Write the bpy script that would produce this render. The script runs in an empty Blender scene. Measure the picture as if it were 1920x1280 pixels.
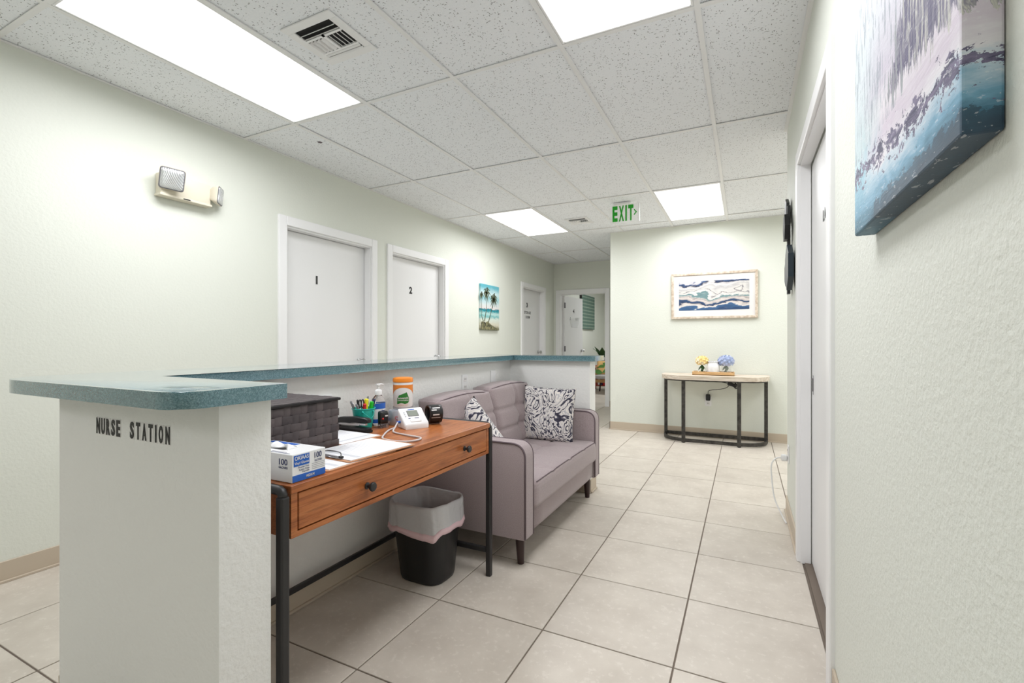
import bpy, bmesh, math, random
from mathutils import Vector, Matrix
random.seed(7)
PI = math.pi
S = bpy.context.scene
COL = S.collection
# ------------------------------------------------------------------ camera, world, exposure
cam_d = bpy.data.cameras.new('camera'); cam = bpy.data.objects.new('camera', cam_d); COL.objects.link(cam)
cam.location = (0, 0, 1.133); cam.rotation_euler = (PI / 2, 0, 0.4571)
cam_d.sensor_width = 36; cam_d.lens = 886.5 / 1920 * 36; cam_d.clip_start = 0.02
S.camera = cam
S.view_settings.view_transform = 'Standard'; S.view_settings.look = 'None'
S.view_settings.gamma = 1; S.view_settings.use_curve_mapping = False
S.view_settings.exposure = 0.0
W = bpy.data.worlds.new('world'); S.world = W; W.use_nodes = True
W.node_tree.nodes['Background'].inputs[0].default_value = (.8, .85, .9, 1)
W.node_tree.nodes['Background'].inputs[1].default_value = 0.3
LAMP = 1.5           # glow of the prismatic panels
WATT = 20.0          # each panel lamp
SPREAD = math.radians(172)   # prismatic lenses throw their light downwards
TINT = (1.0, 1.0, 1.04)

# ------------------------------------------------------------------ materials
def srgb(r, g, b):
    f = lambda c: (c / 255 / 12.92) if c / 255 <= .04045 else ((c / 255 + .055) / 1.055) ** 2.4
    return (f(r), f(g), f(b), 1)
MATS = {}
class N:
    """small node helper"""
    def __init__(s, name):
        s.m = bpy.data.materials.new(name); s.m.use_nodes = True; s.t = s.m.node_tree
        s.p = s.t.nodes['Principled BSDF']; MATS[name] = s.m
    def n(s, typ, **kw):
        x = s.t.nodes.new('ShaderNode' + typ)
        for k, v in kw.items():
            if k in x.inputs: x.inputs[k].default_value = v
            else: setattr(x, k, v)
        return x
    def l(s, a, b): s.t.links.new(a, b)
    def coord(s, scale=(1, 1, 1), rot=(0, 0, 0), rnd=False, loc=(0, 0, 0)):
        tc = s.n('TexCoord'); mp = s.n('Mapping'); mp.inputs['Scale'].default_value = scale
        mp.inputs['Rotation'].default_value = rot; mp.inputs['Location'].default_value = loc
        if rnd:
            oi = s.n('ObjectInfo'); a = s.n('VectorMath', operation='SCALE'); a.inputs[0].default_value = (37, 53, 11)
            s.l(oi.outputs['Random'], a.inputs['Scale']); b = s.n('VectorMath', operation='ADD')
            s.l(tc.outputs['Object'], b.inputs[0]); s.l(a.outputs[0], b.inputs[1]); s.l(b.outputs[0], mp.inputs[0])
        else: s.l(tc.outputs['Object'], mp.inputs[0])
        return mp.outputs[0]
    def noise(s, co, scale, detail=3, rough=.5, dist=0):
        x = s.n('TexNoise'); x.inputs['Scale'].default_value = scale; x.inputs['Detail'].default_value = detail
        x.inputs['Roughness'].default_value = rough; x.inputs['Distortion'].default_value = dist
        s.l(co, x.inputs['Vector']); return x.outputs['Fac']
    def ramp(s, fac, stops, interp='LINEAR'):
        r = s.n('ValToRGB'); r.color_ramp.interpolation = interp; e = r.color_ramp.elements
        while len(e) < len(stops): e.new(.5)
        for k, (p, c) in enumerate(stops):
            e[k].position = p; e[k].color = c if len(c) == 4 else (*c, 1)
        s.l(fac, r.inputs[0]); return r.outputs['Color']
    def math(s, op, a, b=None, clamp=False):
        x = s.n('Math', operation=op); x.use_clamp = clamp
        for i, v in enumerate((a, b)):
            if v is None: continue
            if isinstance(v, (int, float)): x.inputs[i].default_value = v
            else: s.l(v, x.inputs[i])
        return x.outputs[0]
    def mix(s, fac, a, b):
        x = s.n('Mix', data_type='RGBA')
        for inp, v in ((x.inputs[0], fac), (x.inputs[6], a), (x.inputs[7], b)):
            if isinstance(v, (int, float, tuple)): inp.default_value = v
            else: s.l(v, inp)
        return x.outputs[2]
    def base(s, c):
        if isinstance(c, tuple): s.p.inputs['Base Color'].default_value = c
        else: s.l(c, s.p.inputs['Base Color'])
        return s
    def set(s, **kw):
        for k, v in kw.items(): s.p.inputs[k.replace('_', ' ')].default_value = v
        return s
    def bump(s, h, strength=.3, dist=.002):
        b = s.n('Bump'); b.inputs['Strength'].default_value = strength; b.inputs['Distance'].default_value = dist
        s.l(h, b.inputs['Height']); s.l(b.outputs[0], s.p.inputs['Normal']); return s
def flat(name, col, rough=.5, metal=0, **kw):
    m = N(name); m.base(col).set(Roughness=rough, Metallic=metal); m.set(**kw)
    return m.m
def mottled(name, c1, c2, scale, rough=.5, bump=0, bdist=.001, detail=3, stretch=(1, 1, 1), rnd=False, lo=.35, hi=.65, metal=0):
    m = N(name); co = m.coord(stretch, rnd=rnd); f = m.noise(co, scale, detail)
    m.base(m.ramp(f, [(lo, c1), (hi, c2)])).set(Roughness=rough, Metallic=metal)
    if bump: m.bump(f, bump, bdist)
    return m.m
def paint(name, col, sc, strength, knock=False):
    m = N(name); co = m.coord()
    a = m.noise(co, sc, 4, .55); h = a
    if knock:
        b = m.noise(co, sc * .5, 3, .5, 1.2); h = m.math('SMOOTHSTEP' if False else 'ADD', a, m.math('MULTIPLY', m.math('GREATER_THAN', b, .52), .5))
    m.base(col).set(Roughness=.6); m.bump(h, strength, .004); return m.m
paint('wall_paint', srgb(227, 230, 220), 70, .42)
paint('wall_paint_rough', srgb(227, 230, 221), 95, .6)
paint('counter_paint', srgb(240, 240, 237), 60, .6, True)
flat('trim_white', srgb(243, 243, 243), .35)
flat('door_white', srgb(238, 238, 238), .4)
flat('grid_white', srgb(240, 240, 240), .45)
flat('baseboard_beige', srgb(196, 182, 163), .45)
flat('black_ink', srgb(28, 26, 26), .5)
flat('sticker_white', srgb(232, 230, 228), .5)
flat('dark_void', srgb(16, 16, 17), .8)
flat('chrome', srgb(200, 200, 202), .2, 1)
flat('black_metal', srgb(38, 37, 38), .42)
flat('black_plastic', srgb(26, 26, 28), .4)
flat('white_plastic', srgb(238, 238, 238), .35)
flat('grey_plastic', srgb(120, 118, 122), .45)
flat('cream_plastic', srgb(226, 219, 200), .45)
flat('dark_wood', srgb(52, 30, 27), .35)
flat('teal_pail', srgb(38, 190, 176), .35)
flat('orange_lid', srgb(248, 146, 40), .35)
flat('orange_label', srgb(240, 140, 45), .4)
flat('silver_label', srgb(175, 178, 186), .35, .4)
flat('green_leaf_logo', srgb(45, 128, 50), .4)
flat('blue_print', srgb(28, 96, 190), .4)
flat('navy_print', srgb(52, 62, 108), .5)
flat('red_print', srgb(205, 40, 45), .4)
flat('grey_print', srgb(150, 152, 158), .6)
flat('pen_yellow', srgb(240, 232, 50), .35)
flat('pen_green', srgb(20, 190, 40), .35)
flat('pen_red', srgb(215, 35, 45), .35)
flat('pen_navy', srgb(30, 36, 84), .35)
flat('pen_grey', srgb(135, 135, 138), .35)
flat('paper', srgb(240, 240, 243), .6)
flat('pale_grey', srgb(206, 208, 213), .6)  # pale grey of printed form lines, monitor buttons and jar beads
flat('screen_grey', srgb(142, 148, 138), .25)
flat('tube_grey', srgb(205, 198, 196), .45)
flat('exit_green', srgb(18, 140, 24), .4, Emission_Color=srgb(18, 140, 24), Emission_Strength=.25)
flat('cushion_green', srgb(110, 165, 85), .7)
flat('cushion_tan', srgb(222, 178, 112), .7)
flat('seat_grey', srgb(178, 174, 172), .8)
flat('red_paint', srgb(165, 62, 42), .5)
flat('plant_green', srgb(52, 92, 48), .45)
flat('petal_cream', srgb(253, 240, 208), .7)
flat('petal_yellow', srgb(250, 222, 150), .7)
flat('petal_blue', srgb(168, 182, 216), .7)
flat('petal_pale_blue', srgb(196, 205, 234), .7)
flat('hardboard', srgb(196, 142, 104), .5)
flat('art_black', srgb(30, 31, 33), .45)
flat('art_blue_black', srgb(33, 46, 56), .35)
flat('pink_liner', srgb(240, 208, 214), .45)
# clear-ish materials
g = N('clear_plastic'); g.base((1, 1, 1, 1)).set(Roughness=.08, Transmission_Weight=1.0, IOR=1.2)
g = N('acrylic'); g.base((.95, .97, .95, 1)).set(Roughness=.1, Alpha=.22)
g = N('bag_film'); g.base((.97, .97, 1, 1)).set(Roughness=.18, Alpha=.66)
co = g.coord(); g.bump(g.noise(co, 16, 2, .5, 1.2), .45, .012)
g = N('lamp_lens'); co = g.coord(); w = g.n('TexWave'); w.inputs['Scale'].default_value = 60; g.l(co, w.inputs['Vector'])
g.base((.72, .73, .74, 1)).set(Roughness=.15, Metallic=.6); g.bump(w.outputs['Fac'], .6, .003)
# panel diffuser: a lamp
m = N('lamp_diffuser'); m.base((.9, .9, .9, 1)).set(Roughness=.6, Emission_Color=(1, 1, .99, 1), Emission_Strength=LAMP)
# ceiling tile: fissured mineral fibre
m = N('ceiling_tile'); co = m.coord(rnd=True)
spots = None
for k, (sc, rot, th) in enumerate([((32, 95, 40), .5, .19), ((100, 34, 40), -.4, .19), ((50, 120, 40), 2.2, .18), ((120, 60, 40), 1.1, .18)]):
    c2 = m.coord(sc, (0, 0, rot), True, (k * 3.7, k * 1.9, k * .31))
    v = m.n('TexVoronoi', feature='F1'); v.inputs['Scale'].default_value = 1; m.l(c2, v.inputs['Vector'])
    wn = m.n('TexWhiteNoise'); wn.noise_dimensions = '3D'; m.l(v.outputs['Position'], wn.inputs['Vector'])
    s_ = m.math('MULTIPLY', m.math('LESS_THAN', v.outputs['Distance'], th), m.math('GREATER_THAN', wn.outputs['Value'], .66))
    spots = s_ if spots is None else m.math('MAXIMUM', spots, s_)
grain = m.noise(co, 160, 2)
m.base(m.mix(spots, m.ramp(grain, [(.3, srgb(240, 243, 247)), (.7, srgb(248, 250, 253))]), srgb(140, 140, 141))).set(Roughness=.85)
m.bump(m.math('SUBTRACT', grain, spots), .35, .002)
# floor tile
m = N('floor_tile'); co = m.coord(rnd=True)
a = m.noise(co, 5, 6, .65); b = m.noise(co, 40, 4, .7); sp = m.noise(co, 120, 2, .6)
c1 = m.ramp(a, [(.3, srgb(196, 187, 175)), (.7, srgb(214, 206, 194))])
c2 = m.mix(m.math('MULTIPLY', m.math('GREATER_THAN', b, .6), .22), c1, srgb(236, 230, 220))
oi = m.n('ObjectInfo'); hs = m.n('HueSaturation'); m.l(c2, hs.inputs['Color'])
m.l(m.math('ADD', m.math('MULTIPLY', oi.outputs['Random'], .08), .96), hs.inputs['Value'])
m.base(hs.outputs[0]).set(Roughness=.42); m.bump(sp, .08, .001)
flat('grout', srgb(118, 106, 95), .8)
# laminate
m = N('teal_laminate'); co = m.coord(); f = m.noise(co, 420, 2, .6); f2 = m.noise(co, 230, 2, .5)
m.base(m.ramp(m.math('ADD', m.math('MULTIPLY', f, .6), m.math('MULTIPLY', f2, .4)), [(.36, srgb(56, 92, 102)), (.5, srgb(84, 124, 134)), (.64, srgb(124, 160, 166))])).set(Roughness=.22, Coat_Weight=1.0, Coat_Roughness=.07, Coat_IOR=1.6)
# desk wood
m = N('desk_wood'); co = m.coord((9, .9, 14)); f = m.noise(co, 3.2, 7, .62, .6); co2 = m.coord((30, 1.5, 60)); f2 = m.noise(co2, 4, 3, .6)
m.base(m.mix(m.math('MULTIPLY', m.math('GREATER_THAN', f2, .56), .4), m.ramp(f, [(.28, srgb(132, 72, 34)), (.48, srgb(172, 100, 52)), (.72, srgb(194, 124, 72))]), srgb(112, 60, 30))).set(Roughness=.33)
m.bump(f2, .08, .0006)
# fabric
m = N('sofa_fabric'); co = m.coord(); f = m.noise(co, 260, 2, .7); f2 = m.noise(co, 700, 1)
m.base(m.ramp(m.math('ADD', m.math('MULTIPLY', f, .5), m.math('MULTIPLY', f2, .5)), [(.35, srgb(142, 128, 130)), (.65, srgb(178, 163, 163))])).set(Roughness=.9, Sheen_Weight=.25)
m.bump(f2, .35, .0008)
flat('sofa_piping', srgb(104, 90, 95), .85)
m = N('marble_print'); co = m.coord((1, 1, 1)); nz = m.n('TexNoise'); nz.inputs['Scale'].default_value = 5.5; nz.inputs['Detail'].default_value = 2.4; nz.inputs['Distortion'].default_value = 2.4; m.l(co, nz.inputs['Vector'])
wv = m.math('SINE', m.math('MULTIPLY', nz.outputs['Fac'], 52))
m.base(m.ramp(m.math('ADD', m.math('MULTIPLY', wv, .5), .5), [(.0, srgb(52, 50, 66)), (.2, srgb(96, 95, 110)), (.3, srgb(205, 202, 206)), (.46, srgb(228, 222, 216)), (.9, srgb(234, 229, 222)), (1, srgb(190, 188, 194))])).set(Roughness=.9)
# woven basket
m = N('basket_strip'); co = m.coord(rnd=True); f = m.noise(m.coord((1, 240, 240)), 2, 2); oi = m.n('ObjectInfo')
m.base(m.mix(oi.outputs['Random'], srgb(58, 50, 52), srgb(86, 76, 76))).set(Roughness=.6); m.bump(f, .4, .001)
flat('basket_core', srgb(22, 18, 19), .8)
# console
mottled('whitewashed_wood', srgb(196, 180, 160), srgb(228, 217, 203), 6, .6, stretch=(1, 7, 10), detail=5)
mottled('aged_steel', srgb(52, 50, 48), srgb(80, 77, 73), 25, .5, metal=.5)
mottled('tray_wood', srgb(198, 156, 104), srgb(222, 184, 134), 8, .55, stretch=(1, 9, 9))
mottled('chair_wood', srgb(150, 110, 66), srgb(178, 136, 86), 8, .5, stretch=(1, 8, 8))
mottled('frame_wood', srgb(188, 168, 146), srgb(226, 214, 198), 14, .6, stretch=(2, 2, 2), detail=5)
# artworks ---------------------------------------------------------
m = N('wave_print'); tc = m.n('TexCoord'); sx = m.n('SeparateXYZ'); m.l(tc.outputs['Object'], sx.inputs[0])
n1 = m.noise(m.coord((2.2, 1, 7)), 2.2, 6, .62, .7); n2 = m.noise(m.coord((1.5, 1, 2.4), loc=(.7, 0, .2)), 2.3, 2, .4); n3 = m.noise(m.coord((6, 1, 40)), 3, 4, .6)
v = m.math('ADD', m.math('MULTIPLY', sx.outputs['Z'], 2.6), m.math('MULTIPLY', m.math('SUBTRACT', n2, .5), .62))
v = m.math('ADD', m.math('ADD', v, m.math('MULTIPLY', m.math('SUBTRACT', n1, .5), .34)), .47)
wc_ = m.ramp(v, [(.0, srgb(44, 72, 112)), (.12, srgb(66, 104, 146)), (.135, srgb(226, 220, 214)), (.2, srgb(206, 196, 190)), (.215, srgb(38, 54, 86)), (.30, srgb(56, 86, 124)),
    (.315, srgb(196, 186, 180)), (.40, srgb(220, 210, 204)), (.415, srgb(160, 152, 150)), (.46, srgb(206, 200, 196)), (.475, srgb(122, 152, 154)), (.515, srgb(104, 138, 142)), (.53, srgb(232, 229, 222)), (.60, srgb(214, 210, 206)),
    (.615, srgb(96, 94, 104)), (.63, srgb(222, 219, 214)), (.73, srgb(190, 188, 188)), (.74, srgb(228, 225, 221)), (.80, srgb(204, 201, 201)), (.815, srgb(36, 42, 68)), (.87, srgb(64, 94, 138)), (.885, srgb(206, 203, 206)), (1, srgb(222, 219, 218))])
m.base(m.mix(m.math('MULTIPLY', m.math('GREATER_THAN', n3, .6), .25), wc_, srgb(120, 118, 126))).set(Roughness=.35)
m = N('palm_sky'); tc = m.n('TexCoord'); sx = m.n('SeparateXYZ'); m.l(tc.outputs['Object'], sx.inputs[0])
n1 = m.noise(m.coord((1, 4, 9)), 3, 4, .6, .5)
v = m.math('ADD', m.math('MULTIPLY', sx.outputs['Z'], 1 / .61), m.math('MULTIPLY', m.math('SUBTRACT', n1, .5), .14))
m.base(m.ramp(v, [(0, srgb(90, 98, 80)), (.05, srgb(150, 146, 118)), (.12, srgb(214, 210, 190)), (.24, srgb(216, 226, 216)), (.3, srgb(120, 190, 190)), (.36, srgb(190, 224, 220)), (.42, srgb(40, 150, 160)),
    (.455, srgb(30, 128, 146)), (.47, srgb(226, 220, 218)), (.56, srgb(214, 224, 224)), (.7, srgb(150, 204, 212)), (.8, srgb(206, 228, 230)), (.95, srgb(96, 176, 190))])).set(Roughness=.5)
mottled('palm_dark', srgb(58, 66, 48), srgb(104, 112, 84), 40, .6)
mottled('palm_rock', srgb(44, 46, 36), srgb(150, 146, 108), 26, .6)
# sea canvas: y runs along the wall, z up (object space, origin at the canvas's low far corner)
m = N('sea_canvas'); tc = m.n('TexCoord'); sx = m.n('SeparateXYZ'); m.l(tc.outputs['Object'], sx.inputs[0])
Yc = m.math('MULTIPLY', sx.outputs['Y'], -1 / .573)        # 0 at the far edge, 1 at the near edge
st = m.noise(m.coord((12, 9, 60), (.15, 0, 0)), 1.8, 5, .65, .5); big = m.noise(m.coord((6, 6, 10)), 1.5, 4, .6, .6)
vert = m.noise(m.coord((20, 60, 7), (.12, 0, 0)), 1.6, 5, .65, .4); rk = m.noise(m.coord((14, 16, 26)), 1.9, 6, .7, .5); fl = m.noise(m.coord((60, 26, 120), (.3, 0, 0)), 1.6, 3, .6)
zz = m.math('ADD', sx.outputs['Z'], m.math('ADD', m.math('MULTIPLY', m.math('SUBTRACT', st, .5), .045), m.math('MULTIPLY', m.math('SUBTRACT', big, .5), .06)))
low = m.ramp(m.math('MULTIPLY', zz, 1 / .7), [(.0, srgb(46, 74, 96)), (.03, srgb(66, 116, 142)), (.07, srgb(120, 172, 200)), (.105, srgb(196, 216, 230)), (.14, srgb(236, 234, 240)), (.19, srgb(220, 210, 224)), (.26, srgb(238, 234, 240)), (.34, srgb(214, 208, 222)), (.5, srgb(222, 224, 232))])
left = m.ramp(m.math('MULTIPLY', zz, 1 / .7), [(.0, srgb(60, 104, 124)), (.06, srgb(118, 170, 196)), (.15, srgb(160, 204, 220)), (.24, srgb(206, 224, 228)), (.4, srgb(222, 232, 236)), (.8, srgb(230, 238, 244))])
far_ = m.ramp(m.math('ADD', Yc, m.math('MULTIPLY', m.math('SUBTRACT', big, .5), .35)), [(.12, (0, 0, 0)), (.4, (1, 1, 1))])
c_ = m.mix(far_, left, low)
# rocks: a ragged belt that climbs towards the far edge
belt = m.math('SUBTRACT', 1.0, m.math('MULTIPLY', m.math('ABSOLUTE', m.math('SUBTRACT', sx.outputs['Z'], m.math('SUBTRACT', .125, m.math('MULTIPLY', Yc, .045)))), 1 / .05), True)
rock = m.math('GREATER_THAN', m.math('ADD', rk, m.math('MULTIPLY', belt, .22)), .67)
c_ = m.mix(m.math('MULTIPLY', rock, m.math('GREATER_THAN', belt, .02)), c_, m.ramp(st, [(.4, srgb(66, 66, 96)), (.6, srgb(128, 120, 150))]))
# dark cliff and hanging foliage above
cl = m.math('ADD', sx.outputs['Z'], m.math('MULTIPLY', m.math('SUBTRACT', vert, .5), .17))
edge = m.math('ADD', .15, m.math('MULTIPLY', m.math('SUBTRACT', 1.0, Yc), .06))
cliff = m.math('GREATER_THAN', cl, edge)
cliff = m.math('MULTIPLY', cliff, m.math('GREATER_THAN', m.math('ADD', Yc, m.math('ADD', m.math('MULTIPLY', m.math('SUBTRACT', vert, .5), .5), m.math('MULTIPLY', m.math('SUBTRACT', .25, sx.outputs['Z']), 1.2))), .55))
c_ = m.mix(cliff, c_, m.ramp(vert, [(.35, srgb(84, 82, 112)), (.5, srgb(112, 108, 136)), (.56, srgb(168, 166, 172)), (.6, srgb(214, 214, 206)), (.7, srgb(128, 124, 146))]))
fol = m.math('MULTIPLY', m.math('GREATER_THAN', sx.outputs['Z'], .15), m.math('MULTIPLY', m.math('GREATER_THAN', vert, .56), m.math('LESS_THAN', Yc, .62)))
c_ = m.mix(m.math('MULTIPLY', fol, .6), c_, srgb(140, 152, 164))
dk_ = m.math('MULTIPLY', m.math('LESS_THAN', m.math('ADD', sx.outputs['Z'], m.math('MULTIPLY', m.math('SUBTRACT', rk, .5), .08)), .028), m.math('GREATER_THAN', Yc, .3))
c_ = m.mix(m.math('MULTIPLY', dk_, .7), c_, srgb(44, 66, 84))
c_ = m.mix(m.math('MULTIPLY', m.math('GREATER_THAN', fl, .64), .35), c_, srgb(238, 240, 244))
m.base(c_).set(Roughness=.5); m.bump(m.math('ADD', st, m.math('MULTIPLY', fl, .5)), .4, .002)
m = N('tapestry'); co = m.coord((1, 1, 1)); v = m.n('TexVoronoi', feature='F1'); v.inputs['Scale'].default_value = 13; v.inputs['Randomness'].default_value = .0; m.l(co, v.inputs['Vector'])
m.base(m.ramp(v.outputs['Distance'], [(.14, srgb(44, 54, 50)), (.24, srgb(120, 146, 130)), (.38, srgb(82, 116, 104)), (.52, srgb(66, 94, 86)), (.62, srgb(150, 168, 150))])).set(Roughness=.8)

# ------------------------------------------------------------------ mesh builder
class MB:
    def __init__(s): s.bm = bmesh.new()
    def box(s, x0, x1, y0, y1, z0, z1, bev=0, seg=2, M=None):
        b = bmesh.new() if (bev or M) else s.bm
        vs = [b.verts.new(p) for p in ((x0, y0, z0), (x1, y0, z0), (x1, y1, z0), (x0, y1, z0), (x0, y0, z1), (x1, y0, z1), (x1, y1, z1), (x0, y1, z1))]
        for f in ((0, 3, 2, 1), (4, 5, 6, 7), (0, 1, 5, 4), (1, 2, 6, 5), (2, 3, 7, 6), (3, 0, 4, 7)): b.faces.new([vs[i] for i in f])
        if bev: bmesh.ops.bevel(b, geom=list(b.edges), offset=bev, segments=seg, profile=.5, affect='EDGES', clamp_overlap=True)
        if b is not s.bm: s.add(b, M)
        return s
    def add(s, b, M=None):
        if M is not None: bmesh.ops.transform(b, matrix=M, verts=b.verts)
        mp = {v: s.bm.verts.new(v.co) for v in b.verts}
        for f in b.faces:
            try: nf = s.bm.faces.new([mp[v] for v in f.verts]); nf.smooth = f.smooth
            except ValueError: pass
        b.free(); return s
    def ring_loft(s, rings, cap0=True, cap1=True, closed=False, smooth=True):
        R = [[s.bm.verts.new(p) for p in r] for r in rings]; n = len(R[0])
        prs = list(zip(R[:-1], R[1:])) + ([(R[-1], R[0])] if closed else [])
        for a, b in prs:
            for i in range(n):
                f = s.bm.faces.new((a[i], a[(i + 1) % n], b[(i + 1) % n], b[i])); f.smooth = smooth
        if not closed:
            if cap0: s.bm.faces.new(R[0][::-1])
            if cap1: s.bm.faces.new(R[-1])
        return s
    def cyl(s, p0, p1, r0, r1=None, n=16, caps=True):
        r1 = r0 if r1 is None else r1
        p0 = Vector(p0); p1 = Vector(p1); d = (p1 - p0).normalized()
        a = d.orthogonal().normalized(); b = d.cross(a)
        ring = lambda p, r: [p + a * (r * math.cos(2 * PI * k / n)) + b * (r * math.sin(2 * PI * k / n)) for k in range(n)]
        return s.ring_loft([ring(p0, r0), ring(p1, r1)], caps, caps)
    def tube(s, pts, r, n=8, closed=False, flat=1.0, sm=0):
        P = [Vector(p) for p in pts]
        if sm: P = catmull(P, sm, closed)
        rings = []; up = None
        for i, p in enumerate(P):
            if closed: d = P[(i + 1) % len(P)] - P[i - 1]
            else: d = P[min(i + 1, len(P) - 1)] - P[max(i - 1, 0)]
            d.normalize()
            up = d.orthogonal().normalized() if up is None else (up - d * up.dot(d)).normalized()
            b = d.cross(up); rr = r[i] if isinstance(r, (list, tuple)) else r
            rings.append([p + up * (rr * math.cos(2 * PI * k / n)) + b * (rr * flat * math.sin(2 * PI * k / n)) for k in range(n)])
        return s.ring_loft(rings, closed=closed)
    def lathe(s, prof, c=(0, 0, 0), n=28, cap0=True, cap1=True, axis='z'):
        rings = []
        for r, z in prof:
            ring = []
            for k in range(n):
                a = 2 * PI * k / n
                q = (r * math.cos(a), r * math.sin(a), z)
                if axis == 'x': q = (z, r * math.cos(a), r * math.sin(a))
                if axis == 'y': q = (r * math.sin(a), z, r * math.cos(a))
                ring.append((c[0] + q[0], c[1] + q[1], c[2] + q[2]))
            rings.append(ring)
        return s.ring_loft(rings, cap0, cap1)
    def prism(s, poly, a0, a1, axis='z', bev=0, seg=2):
        b = bmesh.new()
        mk = {'z': lambda p, t: (p[0], p[1], t), 'x': lambda p, t: (t, p[0], p[1]), 'y': lambda p, t: (p[0], t, p[1])}[axis]
        A = [b.verts.new(mk(p, a0)) for p in poly]; B = [b.verts.new(mk(p, a1)) for p in poly]; n = len(poly)
        f0 = b.faces.new(A[::-1]); f1 = b.faces.new(B)
        for i in range(n): b.faces.new((A[i], A[(i + 1) % n], B[(i + 1) % n], B[i]))
        if bev:
            ed = set(f0.edges) | set(f1.edges); bmesh.ops.bevel(b, geom=list(ed), offset=bev, segments=seg, profile=.5, affect='EDGES')
        bmesh.ops.recalc_face_normals(b, faces=b.faces)
        return s.add(b)
    def surf(s, fn, nu, nv, smooth=True, wrap=False):
        V = [[s.bm.verts.new(fn(i / nu, j / nv)) for j in range(nv + 1)] for i in range(nu if wrap else nu + 1)]
        m = len(V)
        for i in range(nu):
            for j in range(nv):
                f = s.bm.faces.new((V[i][j], V[(i + 1) % m][j], V[(i + 1) % m][j + 1], V[i][j + 1])); f.smooth = smooth
        return s
    def rbox(s, x0, x1, y0, y1, z0, z1, r, n=12, fn=None):
        """rounded box made of fine quads; fn(p, nrm) -> p"""
        b = bmesh.new(); bmesh.ops.create_cube(b, size=2); bmesh.ops.subdivide_edges(b, edges=list(b.edges), cuts=n, use_grid_fill=True)
        c = Vector(((x0 + x1) / 2, (y0 + y1) / 2, (z0 + z1) / 2)); h = Vector(((x1 - x0) / 2, (y1 - y0) / 2, (z1 - z0) / 2)); r = min(r, *h)
        for v in b.verts:
            p = Vector((v.co.x * h.x, v.co.y * h.y, v.co.z * h.z)); core = Vector([max(-h[i] + r, min(h[i] - r, p[i])) for i in range(3)])
            d = p - core
            nr = d.normalized() if d.length > 1e-6 else Vector((0, 0, 1))
            q = core + nr * r + c; v.co = fn(q, nr) if fn else q
        for f in b.faces: f.smooth = True
        return s.add(b)
    def build(s, name, mat, parent=None, origin=(0, 0, 0), auto=None, local=False):
        o_ = Vector(origin)
        if parent is not None and not local:
            q = parent
            while q is not None: o_ = o_ + q.location; q = q.parent
        if not local: bmesh.ops.translate(s.bm, vec=-o_, verts=s.bm.verts)
        bmesh.ops.recalc_face_normals(s.bm, faces=s.bm.faces)
        me = bpy.data.meshes.new(name); s.bm.to_mesh(me); s.bm.free()
        me.materials.append(MATS[mat])
        if auto is not None:
            for p in me.polygons: p.use_smooth = True
            try: me.set_sharp_from_angle(angle=math.radians(auto))
            except Exception: pass
        o = bpy.data.objects.new(name, me); COL.objects.link(o)
        if parent is not None: o.parent = parent
        else: o.location = origin
        return o
def catmull(P, k, closed=False):
    out = []; n = len(P)
    for i in range(n if closed else n - 1):
        g_ = lambda j: P[j % n] if closed else P[max(0, min(n - 1, j))]
        a, b, c, d = g_(i - 1), g_(i), g_(i + 1), g_(i + 2)
        for t in range(k):
            t /= k; out.append(.5 * ((2 * b) + (c - a) * t + (2 * a - 5 * b + 4 * c - d) * t * t + (3 * b - a - 3 * c + d) * t ** 3))
    if not closed: out.append(P[-1])
    return out
def tag(o, label=None, cat=None, group=None, kind=None):
    for k, v in (('label', label), ('category', cat), ('group', group), ('kind', kind)):
        if v: o[k] = v
    return o
def thing(name, label, cat, loc, group=None, kind=None, rot=None):
    o = bpy.data.objects.new(name, None); o.empty_display_size = .1; COL.objects.link(o); o.location = loc
    if rot: o.rotation_euler = rot
    return tag(o, label, cat, group, kind)
def struct(o): o['kind'] = 'structure'; return o
def copy_obj(o, parent, loc):
    c = o.copy(); COL.objects.link(c); c.parent = parent; c.location = loc; return c
def rounded(pts, rad, k=8):
    """round polygon corners; rad: one per corner"""
    out = []; n = len(pts)
    for i in range(n):
        p = Vector(pts[i]); a = (Vector(pts[i - 1]) - p); b = (Vector(pts[(i + 1) % n]) - p); r = rad[i] if isinstance(rad, (list, tuple)) else rad
        if r <= 0: out.append(tuple(p)); continue
        for t in range(k + 1):
            t /= k; q0 = p + a.normalized() * r; q1 = p + b.normalized() * r
            out.append(tuple((1 - t) ** 2 * q0 + 2 * t * (1 - t) * p + t * t * q1))
    return out
_fc = {}
def glyph(ch, bold=.0):
    key = (ch, bold)
    if key not in _fc:
        cu = bpy.data.curves.new('t', 'FONT'); cu.body = ch; cu.resolution_u = 3; cu.offset = bold
        ob = bpy.data.objects.new('t', cu); COL.objects.link(ob); dg = bpy.context.evaluated_depsgraph_get(); dg.update()
        me = bpy.data.meshes.new_from_object(ob.evaluated_get(dg)); bpy.data.objects.remove(ob); bpy.data.curves.remove(cu)
        vs = [v.co.copy() for v in me.vertices]; fs = [tuple(p.vertices) for p in me.polygons]; bpy.data.meshes.remove(me)
        _fc[key] = (vs, fs)
    return _fc[key]
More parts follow.
